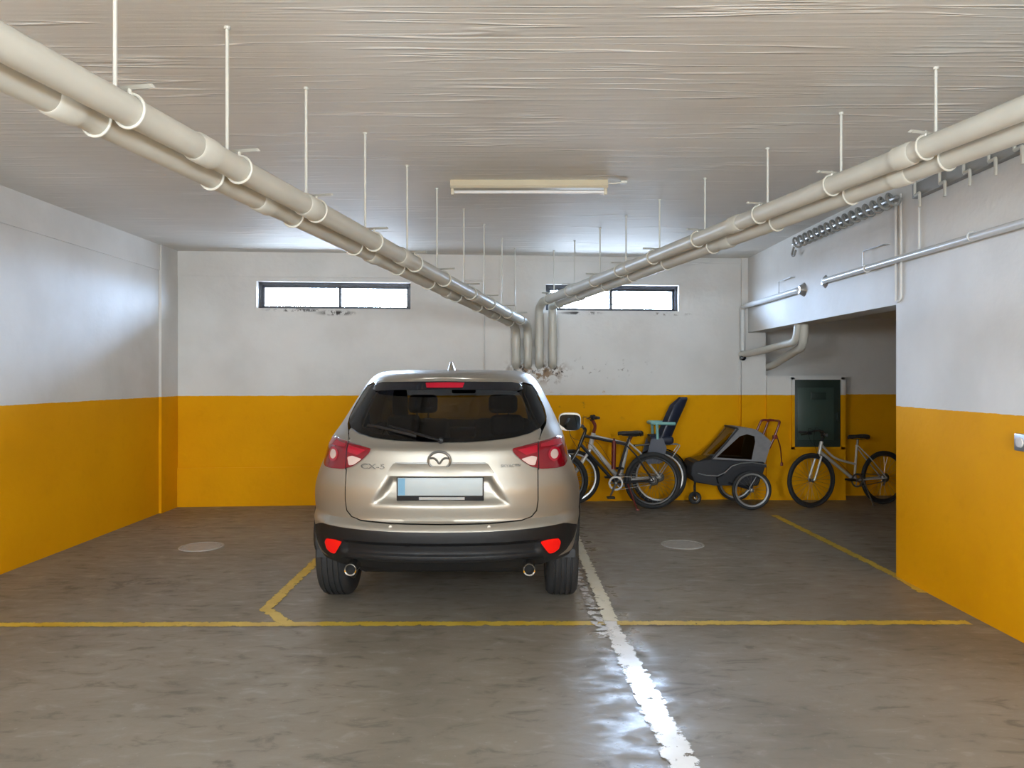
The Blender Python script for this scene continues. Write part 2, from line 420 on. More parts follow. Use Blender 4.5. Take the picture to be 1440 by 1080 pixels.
# ------------------------------------------------------------------ lights
W = bpy.data.worlds.new('daylight'); SC.world = W; W.use_nodes = True
bg = W.node_tree.nodes['Background']; bg.inputs[1].default_value = 80.
gw = G(W.node_tree); dr = gw.n('ShaderNodeSeparateXYZ'); gw.L.new(gw.n('ShaderNodeTexCoord').outputs['Generated'], dr.inputs[0])
gw.L.new(gw.mix(gw.rng(dr.outputs[2], -.06, .06), (.32, .38, .46), (1.0, 1.33, 1.85)), bg.inputs[0])   # bright ground below, blue-white sky above
def area(name, loc, rot, sx, sy, power, col, portal=False):
    l = bpy.data.lights.new(name, 'AREA'); l.shape = 'RECTANGLE'; l.size = sx; l.size_y = sy; l.energy = power; l.color = col
    if portal: l.cycles.is_portal = True
    o = bpy.data.objects.new(name, l); COL.objects.link(o); o.location = loc; o.rotation_euler = rot; return o
for a, b in (W1, W2):
    c = (a + b) / 2; area('window_portal', (c, YW(c) + .23, (ZW0 + ZW1) / 2), (-PI / 2, 0, math.atan(.085)), b - a, ZW1 - ZW0, 1, (1, 1, 1), True)
area('garage_door_daylight', (-.3, -5.9, 1.4), (PI / 2, 0, 0), 6.4, 2.7, 225, (.90, 1.06, 1.14))  # added fill light in front of the solid rear wall
# unseen point lights added behind the camera to brighten the room
for x, y in ((-2.2, -.9), (1.5, -.9), (-2.2, -3.6), (1.5, -3.6)):
    l = bpy.data.lights.new('aisle_lamp', 'POINT'); l.energy = 255; l.color = (.92, 1.05, 1.16); l.shadow_soft_size = .3
    o = bpy.data.objects.new('aisle_lamp', l); COL.objects.link(o); o.location = (x, y, 2.1)

# ------------------------------------------------------------------ drain pipes under the ceiling
PR = .052
DZ = {-.074: -.020, -.062: .008, .070: -.034}        # the outer pipe of each pair hangs a little lower
def lineA(Y, off, side):
    """plan position and height of a pipe centre at depth Y; off = sideways offset"""
    if side == 'L':
        s = .222; n = Vector((1, -s, 0)).normalized(); x = -1.22 + s * (Y - 3.29); z = 2.43 - .0385 * (Y - 3.4)
    else:
        s = -.289; n = Vector((1, -s, 0)).normalized(); x = 2.053 + s * (Y - 3.72); z = 2.648 - .0345 * (Y - 3.7)
    return Vector((x, Y, z + DZ.get(off, 0))) + n * off

def drain(label, side, off, yend, xs, joints):
    root = thing('drain_pipe', label, 'pipe', lineA(0, off, side)); root.location.z = 0
    W2L[root.name] = Matrix.Translation(root.location).inverted()
    e = lineA(yend, off, side)
    yw = YW(xs); ys = yw - .11
    pts = [lineA(-1.5, off, side), e, Vector((xs, ys, e.z - .07)), Vector((xs, ys, 1.72)), Vector((xs, yw + .04, 1.69))]
    bm = new(); tube(bm, fillet(pts, .10, 8), PR, 20); obj('pipe_run', bm, M['pipe'], root, world=True)
    for y in joints:
        p = lineA(y, off, side); d = (lineA(y + .1, off, side) - p).normalized()
        bm = new(); tube(bm, [p - d * .065, p - d * .055, p + d * .045, p + d * .05], [PR + .001, PR + .007, PR + .007, PR + .001], 20)
        obj('socket_joint', bm, M['pipe'], root, world=True)
    bm = new(); tube(bm, [(xs, ys, 2.02), (xs, ys, 1.92)], PR + .006, 20); obj('socket_joint', bm, M['pipe'], root, world=True)
    return root
drain('inner of the two left ceiling drain pipes, on the side facing the lamp', 'L', .058, 9.22, .195, (3.05, 3.9, 5.2, 7.0, 8.4))
drain('outer of the two left ceiling drain pipes, ending in the leftmost downpipe', 'L', -.074, 9.16, .05, (2.5, 3.7, 5.0, 6.6, 8.1))
drain('inner of the two right ceiling drain pipes, nearer the lamp', 'R', -.062, 9.33, .335, (3.85, 5.3, 7.0, 8.3))
drain('outer of the two right ceiling drain pipes, ending in the rightmost downpipe', 'R', .070, 9.36, .50, (4.0, 5.6, 7.3, 8.5))

ORD = ('nearest', 'second', 'third', 'fourth', 'fifth', 'sixth', 'seventh', 'eighth', 'ninth', 'tenth', 'eleventh')
def hanger(side, y, o1, o2, label):
    c = lineA(y, 0, side); root = thing('pipe_hanger', label, 'hanger', (c.x, c.y, c.z), 0, 'hangers of the %s drain pipes' % ('left' if side == 'L' else 'right'))
    n = (lineA(y, .1, side) - c).normalized(); d = (lineA(y + .1, 0, side) - c).normalized(); top = PR + .028
    bm = new(); tube(bm, [c + Vector((0, 0, top)), (c.x, c.y, CEIL)], .0072, 8)
    tube(bm, [(c.x, c.y, CEIL - .012), (c.x, c.y, CEIL)], .013, 10); obj('rod', bm, M['rod'], root, world=True)
    bm = new(); a, b = c - n * .15 + Vector((0, 0, top)), c + n * .145 + Vector((0, 0, top))
    tube(bm, [a, b], .02, 4, flat=(1, .35)); obj('crossbar', bm, M['rod'], root, world=True)
    for o in (o1, o2):
        p = lineA(y, o, side); bm = new()
        up = d.cross(n).normalized(); ring = [p + (n * math.cos(2 * PI * k / 28) + up * math.sin(2 * PI * k / 28)) * (PR + .006) for k in range(28)]
        tube(bm, ring, .0058, 8, closed=True, flat=(1, 1)); tube(bm, [p + Vector((0, 0, PR)), p + Vector((0, 0, top))], .007, 8)
        obj('ring_clamp', bm, M['pipe_ring'], root, world=True)
for i, y in enumerate((2.64, 3.29, 3.98, 4.72, 5.44, 6.10, 6.85, 7.55, 8.3, 8.95)):
    hanger('L', y, .058, -.074, 'thin rod hanger with crossbar on the left pair of ceiling pipes, %s from the camera' % ORD[i])
for i, y in enumerate((3.72, 4.36, 5.03, 5.79, 6.5, 7.15, 7.75, 8.44, 9.1)):
    hanger('R', y, -.062, .070, 'thin rod hanger with crossbar on the right pair of ceiling pipes, %s from the camera' % ORD[i])

# ------------------------------------------------------------------ ceiling lamp
root = thing('ceiling_lamp', 'unlit cream fluorescent batten lamp on the ceiling between the drain pipes', 'lamp', (.13, 5.88, CEIL))
bm = new(); prism(bm, [(-.035, 0), (-.05, -.045), (-.035, -.06), (.035, -.06), (.05, -.045), (.035, 0)], 'x', -.60, .60); obj('lamp_housing', bm, M['lamp_body'], root, smooth=False)
bm = new(); tube(bm, [(-.575, 0, -.085), (.575, 0, -.085)], .014, 14); obj('fluorescent_tube', bm, M['lamp_tube'], root)
for s in (-1, 1):
    bm = new(); rbox(bm, s * .585 - .012, s * .585 + .012, -.02, .02, -.108, -.055, .005); obj('lamp_holder', bm, M['lamp_body'], root)
bm = new(); tube(bm, fillet([(.60, 0, -.02), (.66, 0, -.02), (.72, 0, -.008)], .03), .006, 8); rbox(bm, .70, .75, -.02, .02, -.02, 0, .004); obj('feed_cable', bm, M['rod'], root)

# ------------------------------------------------------------------ right wall: conduits, hooks, coil
XP = XR - .045
def wallpipe(name, label, cat, pts, r, rr, extra=None, m='white_pipe'):
    root = thing(name, label, cat, (pts[0][0], pts[0][1], pts[0][2]))
    bm = new(); tube(bm, fillet(pts, rr, 8), r, 16); obj('pipe_run', bm, M[m], root, world=True)
    return root
root = wallpipe('wall_pipe', 'long thin white pipe along the right wall running out of frame above the yellow paint', 'pipe',
                [(XR + .03, 7.30, 2.455), (XP, 7.25, 2.455), (XP, 3.0, 2.425)], .026, .05)
bm = new(); lathe(bm, [(.0, -.012), (.075, -.010), (.06, 0.), (.03, .03)], 'x', 24, Matrix.Translation((XR - .002, 7.3, 2.455)) @ Matrix.Rotation(PI, 4, 'Z')); obj('wall_flange', bm, M['grey_metal'], root, world=True)
for y in (6.35, 4.9):
    bm = new(); torus(bm, (XP, y, 2.447), .03, .006, 'y', 20, 6); tube(bm, [(XP + .02, y, 2.447), (XR, y, 2.447)], .008, 8); obj('pipe_clip', bm, M['white_pipe'], root, world=True)
root = wallpipe('wall_pipe', 'short white pipe on the beam turning down in the back corner', 'pipe',
                [(XR + .03, 7.83, 2.44), (XP, 7.86, 2.44), (XP - .03, YW(XP) - .07, 2.43), (XP - .03, YW(XP) - .07, 1.88)], .030, .06)
bm = new(); lathe(bm, [(.0, -.012), (.085, -.010), (.07, 0.), (.04, .05)], 'x', 24, Matrix.Translation((XR - .002, 7.84, 2.44)) @ Matrix.Rotation(PI, 4, 'Z')); obj('wall_flange', bm, M['grey_metal'], root, world=True)
wallpipe('bent_pipe', 'cream bent pipe dropping from the beam and running back to the corner', 'pipe',
         [(XR + .09, 8.24, BEAM + .02), (XR + .08, 8.27, 1.93), (XR - .03, 9.3, 1.85), (XP - .03, YW(XP) - .02, 1.835)], .040, .16, m='pipe')
wallpipe('bent_pipe', 'cream bent pipe dropping from the beam and vanishing behind the corner of the cupboard wall', 'pipe',
         [(XR + .15, 8.22, BEAM + .02), (XR + .15, 8.25, 1.88), (XR + .27, 9.6, 1.69), (XR + .28, YR - .02, 1.66)], .046, .2, m='pipe')
for (y, lab) in ((6.42, 'thin bent wire bracket above the long white wall pipe'), (8.45, 'thin bent wire bracket above the short white pipe on the beam')):
    bm = new(); tube(bm, fillet([(XP, y, 2.47), (XP, y, 2.60), (XP + .005, y - .34, 2.60), (XR, y - .36, 2.60)], .02), .005, 6)
    single('wire_bracket', bm, M['grey_metal'], lab, 'bracket', (XP, y, 2.47))
bm = new(); lathe(bm, [(.0, -.05), (.032, -.045), (.036, -.02), (.036, .02), (.02, .03)], 'y', 20, Matrix.Translation((2.905, YW(2.9) - .06, 1.79)))
single('pipe_plug', bm, M['black_gloss'], 'small round black cap on the wall under the corner pipe', 'cap', (2.905, YW(2.9) - .01, 1.79))
bm = new(); tube(bm, [(2.88, YW(2.88) - .01, 1.76), (2.88, YW(2.88) - .01, 0.0)], .011, 8)
single('wall_conduit', bm, M['wall'], 'thin painted conduit running down the back wall corner below the black cap', 'conduit', (2.88, YW(2.88) - .01, 0))
bm = new(); tube(bm, fillet([(-.60, YW(-.6) - .012, 2.735), (-.345, YW(-.345) - .012, 2.735), (-.345, YW(-.345) - .012, 1.40)], .03), .009, 8)
single('wall_conduit', bm, M['wall'], 'thin painted conduit on the back wall behind the left drain pipes', 'conduit', (-.345, YW(-.345) - .012, 1.4))
bm = new()
tube(bm, fillet([(XR - .012, 5.86, 2.95), (XR - .012, 5.86, 2.145), (XR - .012, 5.94, 2.12), (XR - .012, 5.94, 2.90)], .035), .010, 8)
single('wall_conduit', bm, M['wall'], 'looped white conduit hanging beside the upper corner of the recess opening', 'conduit', (XR - .012, 5.9, 2.12))
bm = new(); tube(bm, [(XR - .012, 5.60, 2.88), (XR - .012, 5.60, 2.46)], .009, 8)
single('wall_conduit', bm, M['wall'], 'straight white conduit on the right wall just above the long pipe', 'conduit', (XR - .012, 5.6, 2.46))
# socket box
bm = new(); rbox(bm, XR - .04, XR, 4.39, 4.50, 1.12, 1.22, .006)
root = thing('socket_box', 'small grey metal socket box on the yellow right wall', 'socket', (XR, 4.445, 1.17)); obj('box_body', bm, M['grey_metal'], root, world=True)
bm = new(); lathe(bm, [(.0, -.01), (.028, -.008), (.03, 0)], 'x', 20, Matrix.Translation((XR - .04, 4.445, 1.17))); obj('socket_face', bm, M['lamp_tube'], root, world=True)
# grey strip put in as the shadow behind the hooks near the ceiling
bm = new(); rbox(bm, XR - .055, XR, 3.6, 5.62, 2.85, 2.955, .006)
single('hook_rail', bm, M['rail_grey'], 'grey rail fixed high on the right wall behind the row of hooks', 'rail', (XR, 4.6, 2.9))
HY = (5.52, 5.20, 4.92, 4.66, 4.42, 4.20, 4.0)
for i, y in enumerate(HY):
    bm = new(); x = XR - .068
    tube(bm, fillet([(x, y + .03, 2.965), (x, y + .03, 2.862), (x - .012, y - .055, 2.862), (x - .012, y - .055, 2.76)], .008, 3), .0095, 6, flat=(1.3, 1))
    single('wall_hook', bm, M['pipe_ring'], 'white stepped hook on the grey rail high on the right wall, %s from the opening' % ('first' if i == 0 else ORD[i]), 'hook', (x, y, 2.86), 'stepped hooks on the right wall rail')
root = thing('hose_coil', 'grey corrugated coil hung in loops high on the beam before the hooks', 'hose', (XR - .05, 6.8, 2.92))
bm = new(); pts = []
N = 16
for k in range(N * 14 + 1):
    t = k / (N * 14); y = 7.95 - t * 2.1; a = 2 * PI * k / 14
    pts.append((XR - .055 + .035 * math.cos(a), y + .02 * math.sin(a), 2.915 + .055 * math.sin(a) + .015 * (1 - t)))
tube(bm, pts, .012, 6); obj('coil', bm, M['rail_grey'], root, world=True)
bm = new(); tube(bm, [(XR - .05, 8.0, 2.93), (XR - .05, 5.84, 2.92)], .016, 8); obj('support_rod', bm, M['grey_metal'], root, world=True)
bm = new(); tube(bm, fillet([(XR - .05, 7.98, 2.90), (XR - .06, 8.02, 2.82), (XR - .06, 7.95, 2.80), (XR - .06, 7.9, 2.85)], .03), .012, 8); obj('hose_end', bm, M['rail_grey'], root, world=True)

# ------------------------------------------------------------------ meter cupboard doors
root = thing('meter_cupboard', 'dark green steel cupboard door in a painted frame set in the block of the recess', 'cupboard', (3.845, 9.66, .64))
x0, x1, z0, z1 = 3.51, 4.17, .64, 1.545
bm = new()
for (a, b, c, d) in ((x0, x0 + .035, z0, z1), (x1 - .045, x1, z0, z1), (x0, x1, z0, z0 + .03), (x0, x1, z1 - .03, z1)): box(bm, a, b, 9.625, 9.68, c, d)
obj('frame', bm, M['wall'], root, smooth=False, world=True)
bm = new(); rbox(bm, x0 + .035, x1 - .045, 9.645, 9.67, z0 + .03, z1 - .03, .004); d = obj('door', bm, M['green_d'], root, world=True)
bm = new(); rbox(bm, x0 + .075, x1 - .13, 9.636, 9.65, z0 + .12, z1 - .13, .004); W2L[d.name] = W2L[root.name]; obj('door_panel', bm, M['green'], d, world=True)
bm = new(); rbox(bm, x0 + .24, x0 + .43, 9.630, 9.64, z1 - .28, z1 - .19, .003); obj('name_plate', bm, M['green_d'], d, world=True)
bm = new(); rbox(bm, x1 - .10, x1 - .07, 9.622, 9.65, 1.0, 1.1, .006); obj('door_handle', bm, M['green_d'], d, world=True)

# drain covers in the floor
for (x, y, lab) in ((-2.83, 7.0, 'round grey drain cover in the floor left of the car'), (1.575, 7.09, 'round grey drain cover in the floor right of the car')):
    bm = new(); lathe(bm, [(.0, .006), (.165, .006), (.17, .001)], 'z', 40, Matrix.Translation((x, y, 0)))
    root = thing('drain_cover', lab, 'drain cover', (x, y, 0)); obj('lid', bm, M['cover'], root, world=True)
    bm = new(); lathe(bm, [(.175, .0), (.195, .0), (.195, .007), (.175, .007)], 'z', 40, Matrix.Translation((x, y, 0)), closed=True); obj('rim', bm, M['cover'], root, world=True)

# ------------------------------------------------------------------ the car
CX, CY = -.440, 4.63
car = thing('car', 'champagne silver compact sport utility car seen from behind, parked in the middle bay', 'car', (CX, CY, 0))

def pchip(T):
    """monotone cubic through a table of (z, a, b, ...)"""
    xs = [t[0] for t in T]; n = len(xs)
    def one(k):
        ys = [t[k] for t in T]; h = [xs[i + 1] - xs[i] for i in range(n - 1)]; d = [(ys[i + 1] - ys[i]) / h[i] for i in range(n - 1)]
        m = [d[0]] + [0 if d[i - 1] * d[i] <= 0 else 2 / (1 / d[i - 1] + 1 / d[i]) for i in range(1, n - 1)] + [d[-1]]
        def f(x):
            x = min(max(x, xs[0]), xs[-1]); i = max(j for j in range(n - 1) if xs[j] <= x + 1e-12) if x < xs[-1] else n - 2
            t = (x - xs[i]) / h[i]
            return (2*t**3-3*t*t+1)*ys[i] + (t**3-2*t*t+t)*h[i]*m[i] + (-2*t**3+3*t*t)*ys[i+1] + (t**3-t*t)*h[i]*m[i+1]
        return f
    return [one(k) for k in range(1, len(T[0]))]
#      z     halfW  rear  front  cRear cFront
BODY = ((.27, .82, .150, 4.40, .70, .75), (.36, .86, .07, 4.50, .70, .75), (.45, .888, .02, 4.55, .70, .75), (.59, .902, .0, 4.56, .70, .75),
        (.625, .908, .004, 4.56, .70, .75), (.645, .910, .035, 4.55, .70, .75), (.665, .912, .068, 4.55, .70, .75), (.75, .915, .054, 4.52, .70, .75), (.83, .906, .050, 4.45, .68, .75),
        (.95, .868, .070, 4.28, .64, .75), (1.03, .832, .088, 3.85, .60, .75), (1.10, .816, .106, 3.42, .60, .75), (1.14, .808, .160, 3.28, .62, .7),
        (1.25, .768, .270, 3.02, .75, .6), (1.40, .70, .385, 2.68, .80, .5), (1.50, .645, .455, 2.42, .80, .45), (1.55, .605, .53, 2.26, .75, .4),
        (1.58, .555, .66, 2.12, .6, .35), (1.597, .46, .90, 1.95, .42, .3), (1.605, .25, 1.3, 1.70, .18, .18))
fw0, fr, ff, fcr, fcf = pchip(BODY)
def fw(z): return fw0(z) * .993
NR, NF = 2.4, 2.3
def R(x, z):
    w = fw(z); t = min(abs(x) / w, .9995); return fr(z) + fcr(z) * (1 - (1 - t ** NR) ** (1 / NR))
def F(x, z):
    w = fw(z); t = min(abs(x) / w, .9995); return ff(z) - fcf(z) * (1 - (1 - t ** NF) ** (1 / NF))

def car_shell():
    bm = new(); zs = [.27]
    while zs[-1] < 1.56: zs.append(zs[-1] + .022)
    zs += [1.575, 1.585, 1.592, 1.597, 1.601, 1.605]; rings = []
    for z in zs:
        w, r, f, cr, cf = fw(z), fr(z), ff(z), fcr(z), fcf(z); half = []
        for k in range(23):
            a = k / 22 * PI / 2; half.append((w * math.sin(a) ** (2 / NR), r + cr * (1 - math.cos(a) ** (2 / NR))))
        n = 26; ya, yb = r + cr, f - cf
        for k in range(1, n): half.append((w, ya + (yb - ya) * k / n))
        for k in range(22, -1, -1):
            a = k / 22 * PI / 2; half.append((w * math.sin(a) ** (2 / NF), f - cf * (1 - math.cos(a) ** (2 / NF))))
        pts = half + [(-x, y) for x, y in half[-2:0:-1]]
        rings.append([bm.verts.new((x, y, z)) for x, y in pts])
    for A, B in zip(rings, rings[1:]):
        n = len(A)
        for i in range(n): bm.faces.new((A[i], A[(i + 1) % n], B[(i + 1) % n], B[i]))
    bm.faces.new(rings[-1]); return bm

def inside(p, poly):
    x, y = p; c = False; n = len(poly)
    for i in range(n):
        (x1, y1), (x2, y2) = poly[i], poly[i - 1]
        if (y1 > y) != (y2 > y) and x < (x2 - x1) * (y - y1) / (y2 - y1) + x1: c = not c
    return c

def cut(bm, poly, axes, sel, keep=False):
    """cut the outline poly (in the two given axes) into the faces picked by sel; take them out (return them as a mesh if keep)"""
    ia, ib = axes; ic = 3 - ia - ib; n = len(poly)
    mn = (min(p[0] for p in poly) - .25, min(p[1] for p in poly) - .25); mx = (max(p[0] for p in poly) + .25, max(p[1] for p in poly) + .25)
    for i in range(n):
        a, b = poly[i], poly[(i + 1) % n]
        no = Vector((0, 0, 0)); no[ia] = b[1] - a[1]; no[ib] = -(b[0] - a[0])
        if no.length < 1e-9: continue
        co = Vector((0, 0, 0)); co[ia], co[ib] = a
        lo = (min(a[0], b[0]) - .06, min(a[1], b[1]) - .06); hi = (max(a[0], b[0]) + .06, max(a[1], b[1]) + .06)
        fs = []
        for f in bm.faces:
            if not sel(f.calc_center_median()): continue
            p = [(v.co[ia], v.co[ib]) for v in f.verts]
            if max(q[0] for q in p) < lo[0] or min(q[0] for q in p) > hi[0] or max(q[1] for q in p) < lo[1] or min(q[1] for q in p) > hi[1]: continue
            fs.append(f)
        geom = set(fs)
        for f in fs: geom.update(f.edges); geom.update(f.verts)
        bmesh.ops.bisect_plane(bm, geom=list(geom), dist=1e-5, plane_co=co, plane_no=no.normalized())
    gone = []
    for f in bm.faces:
        c = f.calc_center_median()
        if sel(c) and inside((c[ia], c[ib]), poly): gone.append(f)
    out = None
    if keep:
        out = new(); mp = {}
        for f in gone:
            vs = []
            for v in f.verts:
                if v not in mp: mp[v] = out.verts.new(v.co)
                vs.append(mp[v])
            out.faces.new(vs)
    bmesh.ops.delete(bm, geom=gone, context='FACES')
    return out

def patch(outline, off, thick, S=R, step=.03, sgn=1, disp=None, zstep=None):
    """a skin over the rear (or front) of the body with the given (x,z) outline, lifted off by off"""
    bm = new(); f = bm.faces.new([bm.verts.new((x, 0, z)) for x, z in outline])
    bmesh.ops.triangulate(bm, faces=[f])
    x0, x1 = min(p[0] for p in outline), max(p[0] for p in outline); z0, z1 = min(p[1] for p in outline), max(p[1] for p in outline)
    zstep = zstep or step
    def cuts(a, b, s): k = max(1, int(math.ceil((b - a) / s))); return [a + (b - a) * i / k for i in range(1, k)]
    for x in cuts(x0, x1, step): bmesh.ops.bisect_plane(bm, geom=bm.faces[:] + bm.edges[:] + bm.verts[:], dist=1e-6, plane_co=(x, 0, 0), plane_no=(1, 0, 0))
    for z in cuts(z0, z1, zstep): bmesh.ops.bisect_plane(bm, geom=bm.faces[:] + bm.edges[:] + bm.verts[:], dist=1e-6, plane_co=(0, 0, z), plane_no=(0, 0, 1))
    bmesh.ops.remove_doubles(bm, verts=bm.verts[:], dist=1e-5)
    for v in bm.verts: v.co.y = S(v.co.x, v.co.z) - sgn * off + (disp(v.co.x, v.co.z) if disp else 0)
    if thick:
        ex = bmesh.ops.extrude_face_region(bm, geom=bm.faces[:])
        bmesh.ops.translate(bm, verts=[g for g in ex['geom'] if isinstance(g, bmesh.types.BMVert)], vec=(0, sgn * thick, 0))
    return bm

def rounded(poly, r, n=4):
    out = []; k = len(poly)
    for i in range(k):
        a, b, c = Vector(poly[i - 1]), Vector(poly[i]), Vector(poly[(i + 1) % k]); rr = r[i] if isinstance(r, (list, tuple)) else r
        u, v = a - b, c - b; q = min(rr, u.length * .45, v.length * .45)
        p0, p1 = b + u.normalized() * q, b + v.normalized() * q
        for j in range(n + 1):
            t = j / n; out.append(tuple(p0 * (1 - t) ** 2 + b * 2 * t * (1 - t) + p1 * t * t))
    return out
def mirror(half): return half + [(-x, z) for x, z in half[::-1] if abs(x) > 1e-6]

GL = mirror([(0, 1.144), (.15, 1.146), (.3, 1.154), (.45, 1.168), (.56, 1.190), (.63, 1.217), (.660, 1.245), (.667, 1.28), (.652, 1.34), (.605, 1.44), (.575, 1.485), (.52, 1.50), (.3, 1.507), (0, 1.51)])
GAP = .006
TG_low = [(0, .648), (.30, .650), (.50, .657), (.565, .674), (.597, .71), (.606, .78), (.606, 1.0), (.607, 1.10), (.625, 1.16), (.64, 1.19)]
HOLE = mirror(TG_low + [(.672, 1.235), (.679, 1.28), (.664, 1.345), (.617, 1.445), (.585, 1.495), (.53, 1.512), (.3, 1.52), (0, 1.523)])
def grow(half, d): return [(x - (d if x > .55 else 0), z + d if z < .72 else z) for x, z in half]
TG = mirror(grow(TG_low[:-1], GAP) + [(.634, 1.195), (.628, 1.211), (.558, 1.184), (.45, 1.162), (.3, 1.148), (.15, 1.140), (0, 1.138)])
TG = [(0, .648 + GAP)] + [p for p in TG[1:]]

shell = car_shell()
rear = lambda c: c.y < 1.6 and c.z < 1.54
cut(shell, HOLE, (0, 2), rear)
# windscreen
WS = [(-.60, 1.125), (0, 1.10), (.60, 1.125), (.52, 1.48), (.3, 1.50), (-.3, 1.50), (-.52, 1.48)]
front = lambda c: c.y > 1.9 and c.z > 1.0
ws = cut(shell, WS, (0, 2), front, True)
# side windows and wheel arches
SW = ([(.98, 1.16), (1.72, 1.13), (1.72, 1.485), (1.30, 1.475), (1.08, 1.40)], [(1.80, 1.13), (2.95, 1.115), (2.70, 1.25), (2.28, 1.46), (2.2, 1.485), (1.80, 1.487)])
sides = []
for s in (1, -1):
    for poly in SW: sides.append(cut(shell, poly, (1, 2), (lambda c, s=s: c.x * s > .5), True))
    for yc in (.89, 3.59):
        arch = [(yc + .39 * math.cos(a), .35 + .39 * math.sin(a)) for a in (i / 24 * PI for i in range(25))] + [(yc - .39, .20), (yc + .39, .20)]
        cut(shell, arch, (1, 2), (lambda c, s=s: c.x * s > .55))
# cladding: everything below the belt of the bumper, taken off the shell as its own part
CLAD = mirror([(0, .36), (.45, .36), (.62, .365), (.70, .385), (.79, .43), (.845, .49), (.876, .555), (.868, .575), (.80, .612), (.77, .620), (.55, .616), (.3, .612), (0, .611)])
cut(shell, [(x * .985, z + (.012 if z < .5 else -.008)) for x, z in CLAD], (0, 2), lambda c: c.y < 1.0 and c.z < .7)
cut(shell, [(-.95, .2), (.95, .2), (.95, .375), (-.95, .375)], (0, 2), lambda c: c.y < .6)
sill = cut(shell, [(-.1, .2), (4.7, .2), (4.7, .40), (-.1, .40)], (1, 2), lambda c: True, True)
body = obj('body_shell', shell, M['paint'], car, angle=50)
obj('sill_cladding', sill, M['black_plastic'], car, angle=50)
def clad_disp(x, z):
    # shallow horizontal channels
    k = 1 if abs(x) < .58 else max(0, 1 - (abs(x) - .58) / .06)
    d = 0
    if z < .545: d += .030 * min(1, (.545 - z) / .02) * k
    if z < .475: d -= .022 * min(1, (.475 - z) / .02) * k
    if z < .43: d += .035 * min(1, (.43 - z) / .02) * k
    return d
bumper = obj('bumper_cladding', patch(CLAD, .008, .02, step=.02, zstep=.0125, disp=clad_disp), M['black_plastic'], car, angle=30, label='black plastic lower bumper')
for s in (1, -1):
    # reflector
    rp = [(s * x, z) for x, z in ((.615, .527), (.66, .535), (.735, .530), (.752, .50), (.738, .455), (.70, .438), (.672, .44), (.645, .48))]
    obj('reflector', patch(rounded(rp, .012, 3), .016, .02, step=.02), M['reflector'], bumper, label='red reflector')
    # exhaust
    bm = new(); mt = Matrix.Translation((s * .545, 0, .375))
    lathe(bm, [(.030, .05), (.037, .045), (.0385, .06), (.0385, .50), (.030, .50), (.030, .08)], 'y', 32, mt, closed=True); ex = obj('exhaust_tip', bm, M['chrome'], car)
    bm = new(); lathe(bm, [(.0, .10), (.030, .10), (.030, .11)], 'y', 32, mt); obj('exhaust_bore', bm, M['black_hole'], ex)
    bm = new(); lathe(bm, [(.0, -.003), (.010, -.002), (.011, .004)], 'y', 20, Matrix.Translation((s * .30, R(.3, .637), .637))); obj('parking_sensor', bm, M['paint'], car)
def strip(z0, z1, off, hw): return patch([(-hw, z0), (hw, z0), (hw - .02, z1), (-hw + .02, z1)], off, .01, step=.04)
obj('bumper_strip', strip(.50, .528, -.026, .56), M['grey_plastic'], bumper)
obj('bumper_strip', strip(.425, .445, -.008, .50), M['grey_plastic'], bumper)

# tailgate with its number plate recess
REC = [(-.445, .752), (.445, .752), (.315, .952), (-.315, .952)]
def rec_depth(x, z):
    d = 9
    for i in range(4):
        a, b = Vector(REC[i]), Vector(REC[(i + 1) % 4]); e = (b - a).normalized(); d = min(d, (Vector((x, z)) - a).dot(Vector((-e.y, e.x))))
    if d <= 0: return 0
    t = min(1, d / .05); s = t * t * (3 - 2 * t)
    lower = min(1, max(0, (z - .752) / .09))                 # the floor of the recess runs out towards the bottom
    return .052 * s * (.35 + .65 * lower)
def tg_disp(x, z):
    d = rec_depth(x, z)
    if z > 1.105 and z < 1.2: d += .016 * min(1, (z - 1.105) / .010) * max(0, 1 - (z - 1.105) / .09)
    return d
tail = obj('tailgate', patch(TG, .002, .03, step=.0155, zstep=.0125, disp=tg_disp), M['paint'], car, angle=50)
bm = patch(mirror([(0, .944), (.318, .944), (.33, .958), (.295, 1.012), (.275, 1.022), (0, 1.024)]), .020, .05, step=.03, disp=lambda x, z: .016 * max(0, (z - .985) / .04))
obj('garnish_bar', bm, M['paint'], tail)
bm = patch(mirror([(0, 1.019), (.277, 1.017), (.279, 1.023), (0, 1.026)]), .0125, .02, step=.03); obj('garnish_line', bm, M['dark_chrome'], tail)
# plate
yp = .074
bm = new(); rbox(bm, -.268, .268, yp + .004, yp + .016, .790, .934, .004); pl = obj('plate_holder', bm, M['black_plastic'], tail)
bm = new(); rbox(bm, -.26, .26, yp - .003, yp + .006, .822, .932, .003); obj('number_plate', bm, M['plate'], pl, label='blank grey number plate')
bm = new(); box(bm, -.257, -.215, yp - .0042, yp, .825, .929); obj('plate_band', bm, M['plate_blue'], pl, label='blue band of the number plate')
bm = new(); box(bm, -.13, .15, yp - .001, yp + .006, .797, .813); obj('dealer_strip', bm, M['dark_chrome'], pl)
bm = new(); rbox(bm, -.075, -.045, .075, .10, .945, .958, .004); obj('tailgate_button', bm, M['black_gloss'], tail)
